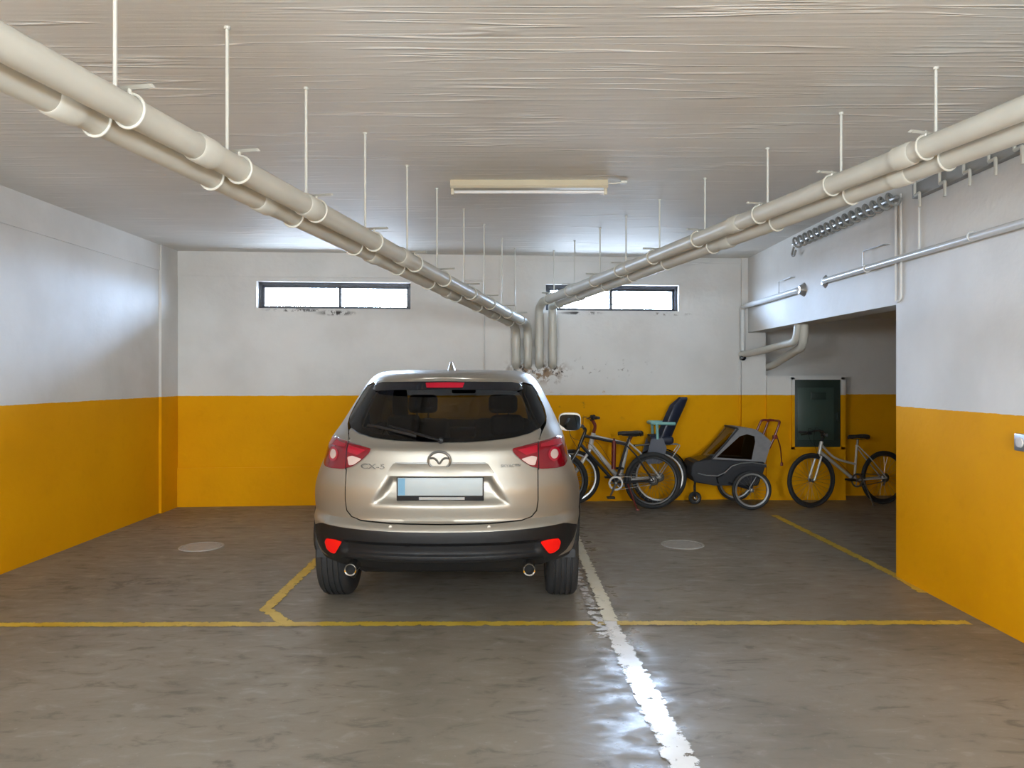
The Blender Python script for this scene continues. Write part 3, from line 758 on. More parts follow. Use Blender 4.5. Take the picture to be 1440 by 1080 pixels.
# badge: winged oval
bc = Vector((-.005, R(0, 1.037) - .016, 1.037))
bm = new(); pts = [bc + Vector((.066 * math.cos(a), 0, .054 * math.sin(a))) for a in (2 * PI * k / 40 for k in range(40))]
tube(bm, pts, .0085, 8, closed=True, flat=(1, 1))
wing = [(-.058, .013), (-.036, .017), (-.018, .006), (0, -.022), (.018, .006), (.036, .017), (.058, .013)]
wp = [bc + Vector((x, -.001, z)) for x, z in wing]
tube(bm, fillet(wp, .012, 4), .0075, 6)
badge = obj('badge', bm, M['dark_chrome'], tail)
bm = new(); lathe(bm, [(.0, -.004), (.5, -.003), (.5, .012)], 'y', 40, Matrix.Translation(bc) @ Matrix.Diagonal((.128, 1, .104, 1))); obj('badge_back', bm, M['paint'], badge)
def lettering(txt, x, z, h, w, m, parent, nm):
    c = bpy.data.curves.new('t', 'FONT'); c.body = txt; c.align_x = 'CENTER'; c.align_y = 'CENTER'; c.extrude = .03; c.size = 1
    t = bpy.data.objects.new('t', c); COL.objects.link(t); dg = bpy.context.evaluated_depsgraph_get()
    me = bpy.data.meshes.new_from_object(t.evaluated_get(dg)); bpy.data.objects.remove(t); bpy.data.curves.remove(c)
    b = new(); b.from_mesh(me); bpy.data.meshes.remove(me)
    xs = [v.co.x for v in b.verts]; ys = [v.co.y for v in b.verts]; sx = w / (max(xs) - min(xs)); sz = h / (max(ys) - min(ys)); mx, my = (max(xs) + min(xs)) / 2, (max(ys) + min(ys)) / 2
    for v in b.verts:
        X, Z = x + (v.co.x - mx) * sx, z + (v.co.y - my) * sz
        v.co = Vector((X, R(X, Z) - .006 - v.co.z * .1, Z))
    return obj(nm, b, m, parent, smooth=False)
lettering('CX-5', -.425, .995, .030, .155, M['dark_chrome'], tail, 'model_lettering')
lettering('SKYACTIV', .435, 1.000, .017, .125, M['dark_chrome'], tail, 'trim_lettering')

# rear window, spoiler, third brake light, wiper
gl = obj('rear_window', patch(GL, .0, 0, step=.04), M['car_glass'], car, angle=60)
# black ceramic band round the pane
inner = mirror([(0, 1.165), (.3, 1.175), (.45, 1.19), (.53, 1.215), (.565, 1.25), (.56, 1.30), (.50, 1.43), (.47, 1.455), (.3, 1.463), (0, 1.466)])
def band(outer, inn, off):
    bm = new(); n = len(outer)
    # same point count: resample the inner outline by angle
    c = Vector((0, 1.31))
    def hit(d):
        best = None
        for i in range(len(inn)):
            a, b = Vector(inn[i]) - c, Vector(inn[i - 1]) - c; e = b - a; den = d.x * e.y - d.y * e.x
            if abs(den) < 1e-9: continue
            t = (a.x * e.y - a.y * e.x) / den; s = (a.x * d.y - a.y * d.x) / den
            if t > 0 and -1e-6 <= s <= 1 + 1e-6: best = t if best is None else min(best, t)
        return c + d * best
    dense = []
    for i in range(n):
        a, b = Vector(outer[i]), Vector(outer[(i + 1) % n]); k = max(1, int((b - a).length / .03))
        dense += [a.lerp(b, j / k) for j in range(k)]
    rows = []
    for p in dense:
        q = hit((p - c).normalized()); row = []
        for j in range(5):
            v = p.lerp(q, j / 4); row.append(bm.verts.new((v.x, R(v.x, v.y) - off, v.y)))
        rows.append(row)
    for i in range(len(rows)):
        A, B = rows[i], rows[(i + 1) % len(rows)]
        for j in range(4): bm.faces.new((A[j], A[j + 1], B[j + 1], B[j]))
    return bm
obj('window_border', band(GL, inner, -.003), M['black_gloss'], gl)
def S_spoil(x, z): return R(x, min(z, 1.535)) - .055 * max(0, 1 - (abs(x) / .62) ** 4)
SP = mirror([(0, 1.468), (.3, 1.466), (.48, 1.456), (.515, 1.468), (.50, 1.503), (.44, 1.515), (0, 1.521)])
sp = obj('roof_spoiler', patch(SP, .0, .10, S=S_spoil, step=.04), M['black_gloss'], car, label='black roof spoiler over the rear window')
bm = patch(mirror([(0, 1.5215), (.44, 1.5155), (.50, 1.5035), (.514, 1.510), (.46, 1.535), (0, 1.545)]), .002, .22, S=S_spoil, step=.04); obj('spoiler_lip', bm, M['paint'], sp)
bm = patch(rounded(mirror([(0, 1.480), (.118, 1.480), (.128, 1.513), (0, 1.515)]), .004, 2), .006, .02, S=S_spoil, step=.04); obj('brake_light', bm, M['red_lens_b'], sp, label='red high brake light')
wpts = [(-.005 + .0, 1.156), (-.10, 1.178), (-.20, 1.205), (-.345, 1.235)]
bm = new(); tube(bm, [(p.x, R(p.x, p.y) - .030, p.y) for p in fillet([(a, b, 0) for a, b in wpts], .05)], .012, 8, flat=(1.2, .7))
lathe(bm, [(.0, -.022), (.016, -.018), (.02, .02)], 'y', 20, Matrix.Translation((-.005, R(0, 1.15) - .012, 1.152)))
wip = obj('wiper_arm', bm, M['black_plastic'], gl)
bm = new(); tube(bm, [(x, R(x, z) - .014, z) for x, z in ((-.16, 1.178), (-.28, 1.203), (-.42, 1.228), (-.50, 1.236))], .008, 6, flat=(.6, 1.3)); obj('wiper_blade', bm, M['black_plastic'], wip)

# tail lights
for s in (1, -1):
    o = [(.440, 1.103), (.62, 1.136), (.74, 1.155), (.79, 1.150), (.806, 1.11), (.812, 1.05), (.806, .995), (.785, .972), (.74, .966), (.625, .970), (.56, .990), (.50, 1.03), (.452, 1.075)]
    tl = obj('tail_light', patch(rounded([(s * x, z) for x, z in o], .012, 3), .010, .035, step=.02), M['red_lens'], car, angle=50)
    bm = patch([(s * x, z) for x, z in ((.475, 1.094), (.60, 1.118), (.60, 1.075), (.53, 1.06))], .013, .008, step=.02); obj('upper_lens', bm, M['red_lens_b'], tl)
    bm = patch([(s * x, z) for x, z in ((.625, 1.122), (.72, 1.142), (.775, 1.138), (.785, 1.11), (.625, 1.105))], .013, .008, step=.02); obj('upper_lens', bm, M['red_lens_b'], tl)
    c = (s * .715, 1.055); bm = patch([(c[0] + .042 * math.cos(a), c[1] + .044 * math.sin(a)) for a in (2 * PI * k / 24 for k in range(24))], .016, .01, step=.02); ln = obj('round_lens', bm, M['red_lens_b'], tl)
    bm = patch([(c[0] + .027 * math.cos(a), c[1] + .029 * math.sin(a)) for a in (2 * PI * k / 24 for k in range(24))], .0185, .006, step=.02); obj('lens_centre', bm, M['clear_lens'], ln)
    bm = patch(rounded([(s * x, z) for x, z in ((.497, 1.038), (.565, 1.055), (.60, 1.045), (.585, .995), (.55, 1.0))], .01, 3), .014, .008, step=.02); obj('reversing_lens', bm, M['clear_lens'], tl)
    bm = patch([(s * x, z) for x, z in ((.606, .968), (.611, .968), (.611, 1.138), (.606, 1.137))], .0125, .01, step=.02); obj('lens_seam', bm, M['black_gloss'], tl)

# glass of the windscreen and sides
obj('windscreen', ws, M['clear_glass'], car, angle=60)
for b in sides: obj('side_window', b, M['car_glass'], car, angle=60)
# arch trims, wheels
for s in (1, -1):
    for yc in (.89, 3.59):
        bm = new(); xx = fw(.5) * s
        pts = [(s * (fw(max(.28, .35 + .40 * math.sin(a))) - .014), yc + .40 * math.cos(a), .35 + .40 * math.sin(a)) for a in (PI * (.04 + .92 * k / 36) for k in range(37))]
        tube(bm, pts, .018, 8); obj('arch_trim', bm, M['black_plastic'], car)
        wx = s * .786
        mt = Matrix.Translation((wx, yc, .345))
        bm = new(); prof = []
        tw = .110
        prof = [(.225, -tw + .02), (.27, -tw), (.315, -tw + .004), (.336, -tw + .022)]
        for g in (-.055, -.018, .018, .055): prof += [(.3445, g - .0065), (.336, g - .004), (.336, g + .004), (.3445, g + .0065)]
        prof += [(.336, tw - .022), (.315, tw - .004), (.27, tw), (.225, tw - .02)]
        lathe(bm, prof, 'x', 64, mt, closed=True)
        wh = obj('wheel', bm, M['tyre'], car, angle=40)
        bm = new(); lathe(bm, [(.228, -.09), (.236, -.1), (.228, -.09 + .02), (.20, -.03), (.20, .06), (.228, .09), (.236, .1), (.222, .075), (.19, .055), (.19, -.03), (.222, -.075)], 'x', 48, mt, closed=True)
        for k in range(5):
            a = 2 * PI * k / 5
            for da in (-.16, .16):
                p0 = Vector((s * .06, .05 * math.cos(a + da), .05 * math.sin(a + da))); p1 = Vector((s * .045, .21 * math.cos(a + da * .9), .21 * math.sin(a + da * .9)))
                tube(bm, [mt @ p0, mt @ p1], .014, 6)
        lathe(bm, [(.0, -.01), (.06, -.01), (.06, .065), (.03, .075), (.0, .075)] if s > 0 else [(.0, .01), (.06, .01), (.06, -.065), (.03, -.075), (.0, -.075)], 'x', 24, mt)
        obj('rim', bm, M['alloy'], wh)
        bm = new(); sg = [( yc + .41 * math.cos(a), .35 + .41 * math.sin(a)) for a in (PI * k / 20 for k in range(21))]
        rows = []
        for (y, z) in sg: rows.append((bm.verts.new((s * .86, y, z)), bm.verts.new((s * .60, y, z))))
        for A, B in zip(rows, rows[1:]): bm.faces.new((A[0], A[1], B[1], B[0]))
        bm.faces.new([r[1] for r in rows]); obj('wheel_liner', bm, M['black_plastic'], car)
# underbody
bm = new(); rbox(bm, -.58, .58, .40, 4.3, .26, .40, .05); rbox(bm, -.40, .40, .14, .5, .40, .48, .04); obj('underbody', bm, M['black_plastic'], car)
bm = new(); rbox(bm, -.60, .60, .83, .95, .28, .36, .03); obj('rear_axle', bm, M['black_plastic'], car)
# antenna
bm = new(); rows = []
for (z, hw, y0, y1) in ((0, .034, -.10, .09), (.02, .026, -.09, .05), (.045, .016, -.075, .0), (.066, .007, -.06, -.03)):
    rows.append([bm.verts.new((hw * math.sin(2 * PI * k / 20), (y0 + y1) / 2 - (y1 - y0) / 2 * math.cos(2 * PI * k / 20), z)) for k in range(20)])
for A, B in zip(rows, rows[1:]):
    for k in range(20): bm.faces.new((A[k], A[(k + 1) % 20], B[(k + 1) % 20], B[k]))
bm.faces.new(rows[-1]); bmesh.ops.translate(bm, verts=bm.verts[:], vec=(-.005, 1.05, 1.594)); obj('roof_antenna', bm, M['paint'], car)
# door seams, handles and window trims
for s in (1, -1):
    for y, z0, z1 in ((1.76, .46, 1.12), (2.98, .46, 1.10), (1.02, .95, 1.14)):
        bm = new(); tube(bm, [(s * (fw(z0 + (z1 - z0) * k / 20) - .001), y, z0 + (z1 - z0) * k / 20) for k in range(21)], .0045, 6); obj('door_seam', bm, M['black_gloss'], car)
    for y in (1.20, 2.02):
        bm = new(); rbox(bm, s * fw(.93) - .02, s * fw(.93) + .02, y, y + .20, .922, .948, .009); obj('door_handle', bm, M['paint'], car)
    bm = new(); tube(bm, [(s * (fw(1.118) + .001), y, 1.118) for y in (1.0, 1.5, 2.2, 2.95)], .008, 6); obj('belt_trim', bm, M['black_plastic'], car)
# door mirrors
for s in (1, -1):
    c = Vector((s * .985, 2.60, 1.128))
    bm = new(); rows = []
    for (y, k) in ((0, 1.), (.03, 1.02), (.08, .95), (.12, .75), (.145, .4)):
        rows.append([bm.verts.new(c + Vector((s * .104 * k * sp_, y, .084 * k * sq))) for sp_, sq in
                     ((math.copysign(abs(math.cos(a)) ** .55, math.cos(a)), math.copysign(abs(math.sin(a)) ** .55, math.sin(a))) for a in (2 * PI * j / 32 for j in range(32)))])
    for A, B in zip(rows, rows[1:]):
        for k in range(32): bm.faces.new((A[k], A[(k + 1) % 32], B[(k + 1) % 32], B[k]))
    bm.faces.new(rows[-1]); bm.faces.new(rows[0][::-1])
    mi = obj('door_mirror', bm, M['paint'], car, angle=50)
    bm = new(); mv = [bm.verts.new(c + Vector((s * .099 * math.copysign(abs(math.cos(a)) ** .5, math.cos(a)), -.004, -.006 + .076 * math.copysign(abs(math.sin(a)) ** .5, math.sin(a))))) for a in (2 * PI * j / 32 for j in range(32))]
    bmesh.ops.rotate(bm, verts=bm.verts[:], cent=c, matrix=Matrix.Rotation(math.radians(9), 3, 'X') @ Matrix.Rotation(math.radians(-s * 7), 3, 'Z')); bmesh.ops.translate(bm, verts=bm.verts[:], vec=(0, -.012, 0)); bm.faces.new(mv); ex = bmesh.ops.extrude_face_region(bm, geom=bm.faces[:]); bmesh.ops.translate(bm, verts=[g for g in ex['geom'] if isinstance(g, bmesh.types.BMVert)], vec=(0, .03, 0)); obj('mirror_glass', bm, M['mirror'], mi)
    bm = new(); tube(bm, [c + Vector((-s * .06, .06, -.06)), (s * .80, 2.66, 1.06)], .022, 8, flat=(1.6, .8)); obj('mirror_foot', bm, M['black_plastic'], mi)
# inside: seats, head rests, dashboard, steering wheel
def seat(x, y, w, name, back=.56):
    bm = new(); mt = Matrix.Translation((x, y, .62)) @ Matrix.Rotation(math.radians(-16), 4, 'X')
    rbox(bm, -w / 2, w / 2, -.06, .07, 0, back, .05, 3, mt); rbox(bm, x - w / 2, x + w / 2, y, y + .5, .48, .62, .05, 3)
    o = obj(name, bm, M['seat'], car)
    for hx in ([0] if w < .8 else (-.40, .40)):
        bm = new(); rbox(bm, hx - .13, hx + .13, -.05, .05, back + .05, back + .22, .045, 3, mt)
        for q in (-.05, .05): tube(bm, [mt @ Vector((hx + q, 0, back - .02)), mt @ Vector((hx + q, 0, back + .09))], .008, 6)
        obj('head_rest', bm, M['seat'], o)
seat(-.36, 2.08, .50, 'front_seat', .58); seat(.36, 2.08, .50, 'front_seat', .58); seat(0, 1.18, 1.22, 'rear_bench', .44)
bm = new(); rbox(bm, -.66, .66, 2.85, 3.25, .62, 1.04, .06, 3); rbox(bm, -.55, -.18, 2.80, 3.0, 1.0, 1.09, .03, 3); obj('dashboard', bm, M['seat'], car)
bm = new(); mt = Matrix.Translation((-.37, 2.72, .98)) @ Matrix.Rotation(math.radians(-25), 4, 'X'); t2 = new(); torus(t2, (0, 0, 0), .18, .014, 'y', 32, 8); tube(t2, [(-.18, 0, 0), (.18, 0, 0)], .02, 6); tube(t2, [(0, 0, 0), (0, .2, -.02)], .03, 8)
bmesh.ops.transform(t2, matrix=mt, verts=t2.verts[:]); join(bm, t2); obj('steering_wheel', bm, M['seat'], car)
bm = new(); rbox(bm, -.11, .11, 2.36, 2.40, 1.40, 1.46, .015); tube(bm, [(0, 2.4, 1.44), (0, 2.46, 1.49)], .01, 6); obj('rear_view_mirror', bm, M['black_plastic'], car)
bm = new(); rbox(bm, -.72, .72, .32, 4.2, .40, .48, .02); rbox(bm, -.60, .60, .30, 1.0, .86, .88, .008); obj('cabin_floor', bm, M['seat'], car)

# ------------------------------------------------------------------ bicycles
def wheel(name, parent, c, Rw, tyre_r, rim_m, hub_r=.022, spokes=28, name_tyre=None, seg=56, side='y', rim_w=.02):
    """tyre (the wheel part itself) with rim, spokes, hub as sub-parts; c in the local frame of the thing"""
    bm = new(); torus(bm, c, Rw - tyre_r, tyre_r, 'y', seg, 10); w = obj(name, bm, M['tyre'], parent)
    rr = Rw - 2 * tyre_r
    bm = new(); lathe(bm, [(rr + .004, -rim_w / 2), (rr - .014, -rim_w / 2 + .002), (rr - .020, 0), (rr - .014, rim_w / 2 - .002), (rr + .004, rim_w / 2)], 'y', seg, Matrix.Translation(c), closed=True)
    obj('rim', bm, rim_m, w)
    bm = new()
    for k in range(spokes):
        a = 2 * PI * k / spokes; s = 1 if k % 2 else -1; b = a + (.32 if k % 4 < 2 else -.32)
        tube(bm, [(c[0] + hub_r * math.cos(b), c[1] + s * .028, c[2] + hub_r * math.sin(b)), (c[0] + (rr - .015) * math.cos(a), c[1], c[2] + (rr - .015) * math.sin(a))], .0013, 4, cap=False)
    obj('spokes', bm, M['spoke'], w)
    bm = new(); lathe(bm, [(.0, -.05), (.009, -.05), (.010, -.034), (hub_r, -.032), (hub_r, -.026), (.014, -.022), (.014, .022), (hub_r, .026), (hub_r, .032), (.010, .034), (.009, .05), (.0, .05)], 'y', 16, Matrix.Translation(c)); obj('hub', bm, M['spoke'], w)
    return w

def saddle(parent, p, m='saddle', L=.27):
    bm = new(); rows = []
    for (t, hw, dz) in ((0, .055, .0), (.08, .078, .012), (.25, .074, .014), (.5, .042, .008), (.75, .024, .006), (.95, .018, .004), (1, .010, -.004)):
        x = p[0] - .13 + t * L; ring = []
        for k in range(16):
            a = 2 * PI * k / 16; z = math.sin(a) * .022
            ring.append(bm.verts.new((x, p[1] + hw * math.cos(a), p[2] + dz + (z if z > 0 else z * (1.6 if t < .5 else 1)))))
        rows.append(ring)
    for A, B in zip(rows, rows[1:]):
        for k in range(16): bm.faces.new((A[k], A[(k + 1) % 16], B[(k + 1) % 16], B[k]))
    bm.faces.new(rows[0][::-1]); bm.faces.new(rows[-1])
    for s in (-1, 1): tube(bm, [(p[0] - .08, p[1] + s * .022, p[2] - .03), (p[0] + .09, p[1] + s * .02, p[2] - .02)], .004, 6)
    return obj('saddle', bm, M[m], parent)

def bike(name, label, loc, rotz, P, group=None):
    """x forward, z up; rear hub above the local origin"""
    g = P.get; root = thing(name, label, 'bicycle', loc, rotz, group); Rw, tr, wb = P['R'], P['tr'], P['wb']
    rh, fh = Vector((0, 0, Rw)), Vector((wb, 0, Rw)); bb, st, ht, hb = (Vector((p[0], 0, p[1])) for p in (P['bb'], P['seat'], P['head_top'], P['head_bot']))
    fm = M[P['frame']]; t = P.get('tube', .018)
    bm = new()
    tube(bm, [bb, st], t * .85, 10); tube(bm, [ht + (ht - hb) * .05, hb - (ht - hb) * .05], t * 1.2, 12)
    tube(bm, [hb + (ht - hb) * .15, bb], t * 1.15, 10)
    if P.get('step'):
        tube(bm, fillet([ht - (ht - hb) * .2, (ht + bb) / 2 + Vector((.06, 0, .03)), st.lerp(bb, .55)], .2), t * .8, 10)
    else: tube(bm, [ht - (ht - hb) * .2, st.lerp(bb, P.get('tt', .06))], t, 10)
    for s in (-1, 1):
        k = Vector((0, s * .055, 0)); j = Vector((0, s * .02, 0))
        tube(bm, [bb + j, bb.lerp(rh, .3) + k * .8, rh + k], t * .5, 8); tube(bm, [st.lerp(bb, P.get('stay', .08)) + j, st.lerp(rh, .35) + k * .9, rh + k], t * .42, 8)
    lathe(bm, [(.0, -.036), (.021, -.036), (.021, .036), (.0, .036)], 'y', 16, Matrix.Translation(bb)); obj('frame', bm, fm, root)
    # fork
    ax = (hb - ht).normalized(); cr = hb + ax * .03; bm = new(); tube(bm, [hb, cr], t * .9, 10)
    for s in (-1, 1):
        tube(bm, [cr + Vector((0, 0, 0)), cr + Vector((0, s * .05, -.005)), fh.lerp(cr, .25) + Vector((0, s * .056, 0)), fh + Vector((0, s * .052, 0))], P.get('fork_r', .013), 10)
    obj('fork', bm, M[P.get('fork', P['frame'])], root)
    wheel('front_wheel', root, tuple(fh), Rw, tr, M[P['rim']]); rw = wheel('rear_wheel', root, tuple(rh), Rw, tr, M[P['rim']])
    # drive
    bm = new(); rg = P.get('ring', .085); lathe(bm, [(rg - .022, .046), (rg, .046), (rg, .051), (rg - .022, .051)], 'y', 36, Matrix.Translation(bb), closed=True)
    for q in range(5): tube(bm, [bb + Vector((0, .048, 0)), bb + Vector(((rg - .015) * math.cos(q * 1.2566), .048, (rg - .015) * math.sin(q * 1.2566)))], .006, 6)
    a0 = P.get('crank', -.9)
    for s, a in ((1, a0), (-1, a0 + PI)):
        tip = bb + Vector((.168 * math.cos(a), s * .078, .168 * math.sin(a))); tube(bm, [bb + Vector((0, s * .058, 0)), tip], [.014, .010], 8)
    tube(bm, [bb + Vector((0, -.06, 0)), bb + Vector((0, .06, 0))], .012, 10)
    cs = obj('crankset', bm, M['spoke'], root)
    for s, a in ((1, a0), (-1, a0 + PI)):
        tip = bb + Vector((.168 * math.cos(a), s * .078, .168 * math.sin(a))); bm = new(); rbox(bm, tip.x - .045, tip.x + .045, min(tip.y + s * .012, tip.y + s * .10), max(tip.y + s * .012, tip.y + s * .10), tip.z - .011, tip.z + .011, .005); obj('pedal', bm, M['black_plastic'], cs)
    bm = new(); cr_r, sp_r = P.get('ring', .085) - .005, .038; lp = [bb + Vector((cr_r * math.cos(a), .048, cr_r * math.sin(a))) for a in (PI / 2 - PI * k / 10 for k in range(11))] + [rh + Vector((sp_r * math.cos(a), .040, sp_r * math.sin(a))) for a in (-PI / 2 - PI * k / 8 for k in range(9))]
    tube(bm, lp, .0045, 5, closed=True); obj('chain', bm, M['dark_chrome'], root)
    bm = new(); lathe(bm, [(.02, .028), (.055, .030), (.045, .038), (.036, .044), (.02, .046)], 'y', 28, Matrix.Translation(rh), closed=True); tube(bm, [rh + Vector((.02, .05, -.03)), rh + Vector((.045, .05, -.09))], .012, 6); obj('sprockets', bm, M['dark_chrome'], rw)
    # seat post and saddle
    sd = Vector((P['saddle'][0], 0, P['saddle'][1])); bm = new(); tube(bm, [st.lerp(bb, .12), sd - Vector((0, 0, .03))], .0135, 10); obj('seat_post', bm, M[P.get('post', 'spoke')], root); saddle(root, tuple(sd))
    # stem and bars
    b0 = Vector((P['bar'][0], 0, P['bar'][1])); bm = new(); tube(bm, fillet([ht, ht - ax * P.get('steer', .05), b0], .03), P.get('stem_r', .016), 10); obj('stem', bm, M[P.get('stem', 'black_plastic')], root)
    bw, sweep, rise = P.get('bw', .27), P.get('sweep', .04), P.get('rise', .02); bm = new()
    bp = fillet([b0 + Vector((-sweep, bw, rise)), b0 + Vector((-sweep * .5, bw * .6, rise)), b0 + Vector((0, bw * .25, 0)), b0 + Vector((0, -bw * .25, 0)), b0 + Vector((-sweep * .5, -bw * .6, rise)), b0 + Vector((-sweep, -bw, rise))], .05)
    tube(bm, bp, .011, 8); hbar = obj('handlebar', bm, M['black_plastic'], root)
    for s in (-1, 1):
        e = b0 + Vector((-sweep, s * bw, rise)); d = (b0 + Vector((-sweep * .5, s * bw * .6, rise)) - e).normalized(); bm = new(); tube(bm, [e - d * .005, e + d * .115], .0165, 10); obj('grip', bm, M['saddle'], hbar)
        bm = new(); q = e + d * .125; tube(bm, [q + Vector((.01, 0, -.005)), q + Vector((.05, 0, -.02)), q + Vector((.06, s * .08, -.035))], .006, 6); rbox(bm, q.x - .02, q.x + .03, q.y - .02, q.y + .02, q.z - .025, q.z + .015, .006); obj('brake_lever', bm, M['black_plastic'], hbar)
    bm = new(); q = b0 + Vector((.02, .06, 0)); tube(bm, fillet([q, q + Vector((.09, 0, .06)), q + Vector((.10, -.02, -.12)), hb + Vector((.05, .02, .02)), hb + Vector((.02, .02, -.05))], .08), .0025, 5)
    q = b0 + Vector((.02, -.06, 0)); tube(bm, fillet([q, q + Vector((.11, 0, .04)), q + Vector((.08, .02, -.16)), ht.lerp(bb, .2) + Vector((0, -.03, 0)), bb + Vector((0, -.03, .04))], .08), .0025, 5); obj('brake_cable', bm, M['black_plastic'], root)
    if P.get('stand'):
        bm = new(); q = P['stand']; tube(bm, [(q[0], .05, q[1]), (q[0] - .10, .10, .012)], .008, 8); rbox(bm, q[0] - .125, q[0] - .085, .085, .115, .0, .02, .004); obj('kickstand', bm, M[P.get('stand_m', 'red_dark')], root)
    if P.get('fender'):
        bm = new()
        for c, a0_, a1_ in P['fender']:
            cc = rh if c == 'r' else fh; rows = []
            for k in range(17):
                a = math.radians(a0_ + (a1_ - a0_) * k / 16); ro = Rw + .018
                rows.append([bm.verts.new(cc + Vector((ro * math.cos(a) * q, y, ro * math.sin(a) * q))) for y, q in ((-.03, .965), (-.02, 1), (.02, 1), (.03, .965))])
            for A, B in zip(rows, rows[1:]):
                for k in range(3): bm.faces.new((A[k], A[k + 1], B[k + 1], B[k]))
        ex = bmesh.ops.solidify(bm, geom=bm.faces[:], thickness=.003); obj('mudguard', bm, M['black_plastic'], root)
    return root

# white bike with the child seat, against the wall
b1 = bike('bicycle', 'white framed mountain bicycle with dark blue child seat leaning by the yellow wall', (1.79, 9.33, 0), PI, dict(
    R=.335, tr=.024, wb=1.056, bb=(.475, .30), seat=(.37, .80), head_top=(.80, .86), head_bot=(.84, .70), saddle=(.33, .865), bar=(.815, 1.03), frame='bike_white', tube=.024,
    fork='bike_white', fork_r=.018, rim='rim_silver', steer=.10, bw=.25, sweep=.05, rise=.035, crank=.3, post='red_dark', stem='red_dark', stem_r=.02, tt=.14, fender=(('r', 20, 170),)))
bm = new()
for s in (-1, 1): tube(bm, fillet([(.30, s * .03, .72), (.05, s * .055, .735), (-.25, s * .055, .735), (0, s * .06, .36)], .04), .006, 8)
for x in (-.2, -.05, .1): tube(bm, [(x, -.055, .735), (x, .055, .735)], .005, 6)
obj('rear_rack', bm, M['rim_silver'], b1)
# child seat (a thing mounted on the rack)
cs = thing('child_seat', 'dark blue child bicycle seat with tall tilted backrest on the white bicycle', 'child seat', (1.90, 9.33, .745), PI)
# backrest: local x forward (towards handlebar), z up from the rack
bm = new(); rows = []
for (x, z, hw, th) in ((.02, .03, .13, .05), (-.02, .12, .145, .05), (-.06, .22, .145, .05), (-.12, .36, .13, .055), (-.165, .46, .115, .055), (-.195, .535, .085, .05), (-.205, .56, .05, .03)):
    n = Vector((.95, 0, .3)); ring = []
    for k in range(24):
        a = 2 * PI * k / 24; cx = math.copysign(abs(math.cos(a)) ** .6, math.cos(a)); sx = math.copysign(abs(math.sin(a)) ** .6, math.sin(a))
        wrap = .11 * abs(cx) ** 2.5 if z < .5 else .06 * abs(cx) ** 2.5
        ring.append(bm.verts.new((x + sx * th * .75 + wrap, cx * hw, z)))
    rows.append(ring)
for A, B in zip(rows, rows[1:]):
    for k in range(24): bm.faces.new((A[k], A[(k + 1) % 24], B[(k + 1) % 24], B[k]))
bm.faces.new(rows[0][::-1]); bm.faces.new(rows[-1]); obj('backrest', bm, M['navy'], cs)
bm = new(); rbox(bm, -.04, .24, -.145, .145, .0, .09, .03, 3); obj('seat_shell', bm, M['navy'], cs)
bm = new(); rbox(bm, .0, .24, -.11, .11, .085, .105, .01, 2); mt = Matrix.Translation((.02, 0, .12)) @ Matrix.Rotation(math.radians(-20), 4, 'Y'); rbox(bm, -.005, .03, -.09, .09, 0, .36, .012, 2, mt); obj('seat_padding', bm, M['navy_pad'], cs)
bm = new(); tube(bm, fillet([(-.05, .16, .245), (.20, .16, .25), (.23, .12, .25), (.23, -.12, .25), (.20, -.16, .25), (-.05, -.16, .245)], .05), .016, 8, flat=(1, 1.2))
for s in (-1, 1): tube(bm, [(.17, s * .16, .25), (.16, s * .155, .06)], .018, 8)
obj('safety_bar', bm, M['teal'], cs, label='pale teal safety bar')
for s in (-1, 1):
    bm = new(); prism(bm, [(.10, .08), (.24, .06), (.30, -.16), (.28, -.24), (.10, -.22), (.05, -.05)], 'y', s * .15 - .012, s * .15 + .012)
    bmesh.ops.bevel(bm, geom=bm.edges[:], offset=.008, segments=2, affect='EDGES'); rbox(bm, .13, .28, min(s * .14, s * .06), max(s * .14, s * .06), -.235, -.215, .006); obj('foot_guard', bm, M['slate'], cs)
bm = new(); tube(bm, fillet([(.06, 0, -.02), (.28, 0, -.02), (.44, 0, -.03)], .05), .012, 8); rbox(bm, -.02, .16, -.06, .06, -.02, .01, .006); obj('carrier_bracket', bm, M['black_plastic'], cs)

# black bike in front of it
b2 = bike('bicycle', 'black bicycle with flat top tube in front of the white one, half behind the car', (1.650, 9.00, 0), PI, dict(
    R=.335, tr=.029, wb=1.09, bb=(.44, .31), seat=(.30, .79), head_top=(.80, .89), head_bot=(.86, .74), saddle=(.27, .885), bar=(.86, .985), frame='bike_black', tube=.017,
    rim='rim_black', fork='bike_black', crank=-1.15, bw=.24, post='bike_black', stand=(.30, .30), tt=.06, sweep=.02, rise=.0))
bm = new(); tube(bm, [(.46, 0, .47), (.455, 0, .80)], .026, 12); tube(bm, [(.455, 0, .80), (.452, 0, .83)], .012, 8); mt = None
obj('frame_pump', bm, M['red_dark'], b2, label='dark red tube on the frame')

# silver step-through bike in the recess
th3 = math.atan2(-.25, -.933)
b3 = bike('bicycle', 'silver step-through bicycle standing in the dim recess before the green cupboard', (4.53, 9.36, 0), th3, dict(
    R=.325, tr=.021, wb=1.02, bb=(.42, .31), seat=(.385, .73), head_top=(.88, .775), head_bot=(.91, .645), saddle=(.37, .825), bar=(.90, .91), frame='bike_silver', tube=.017,
    rim='rim_black', fork='bike_silver', crank=.15, bw=.25, step=True, sweep=-.10, rise=-.03, steer=.09, stand=(.33, .30), stand_m='spoke', stay=.02))

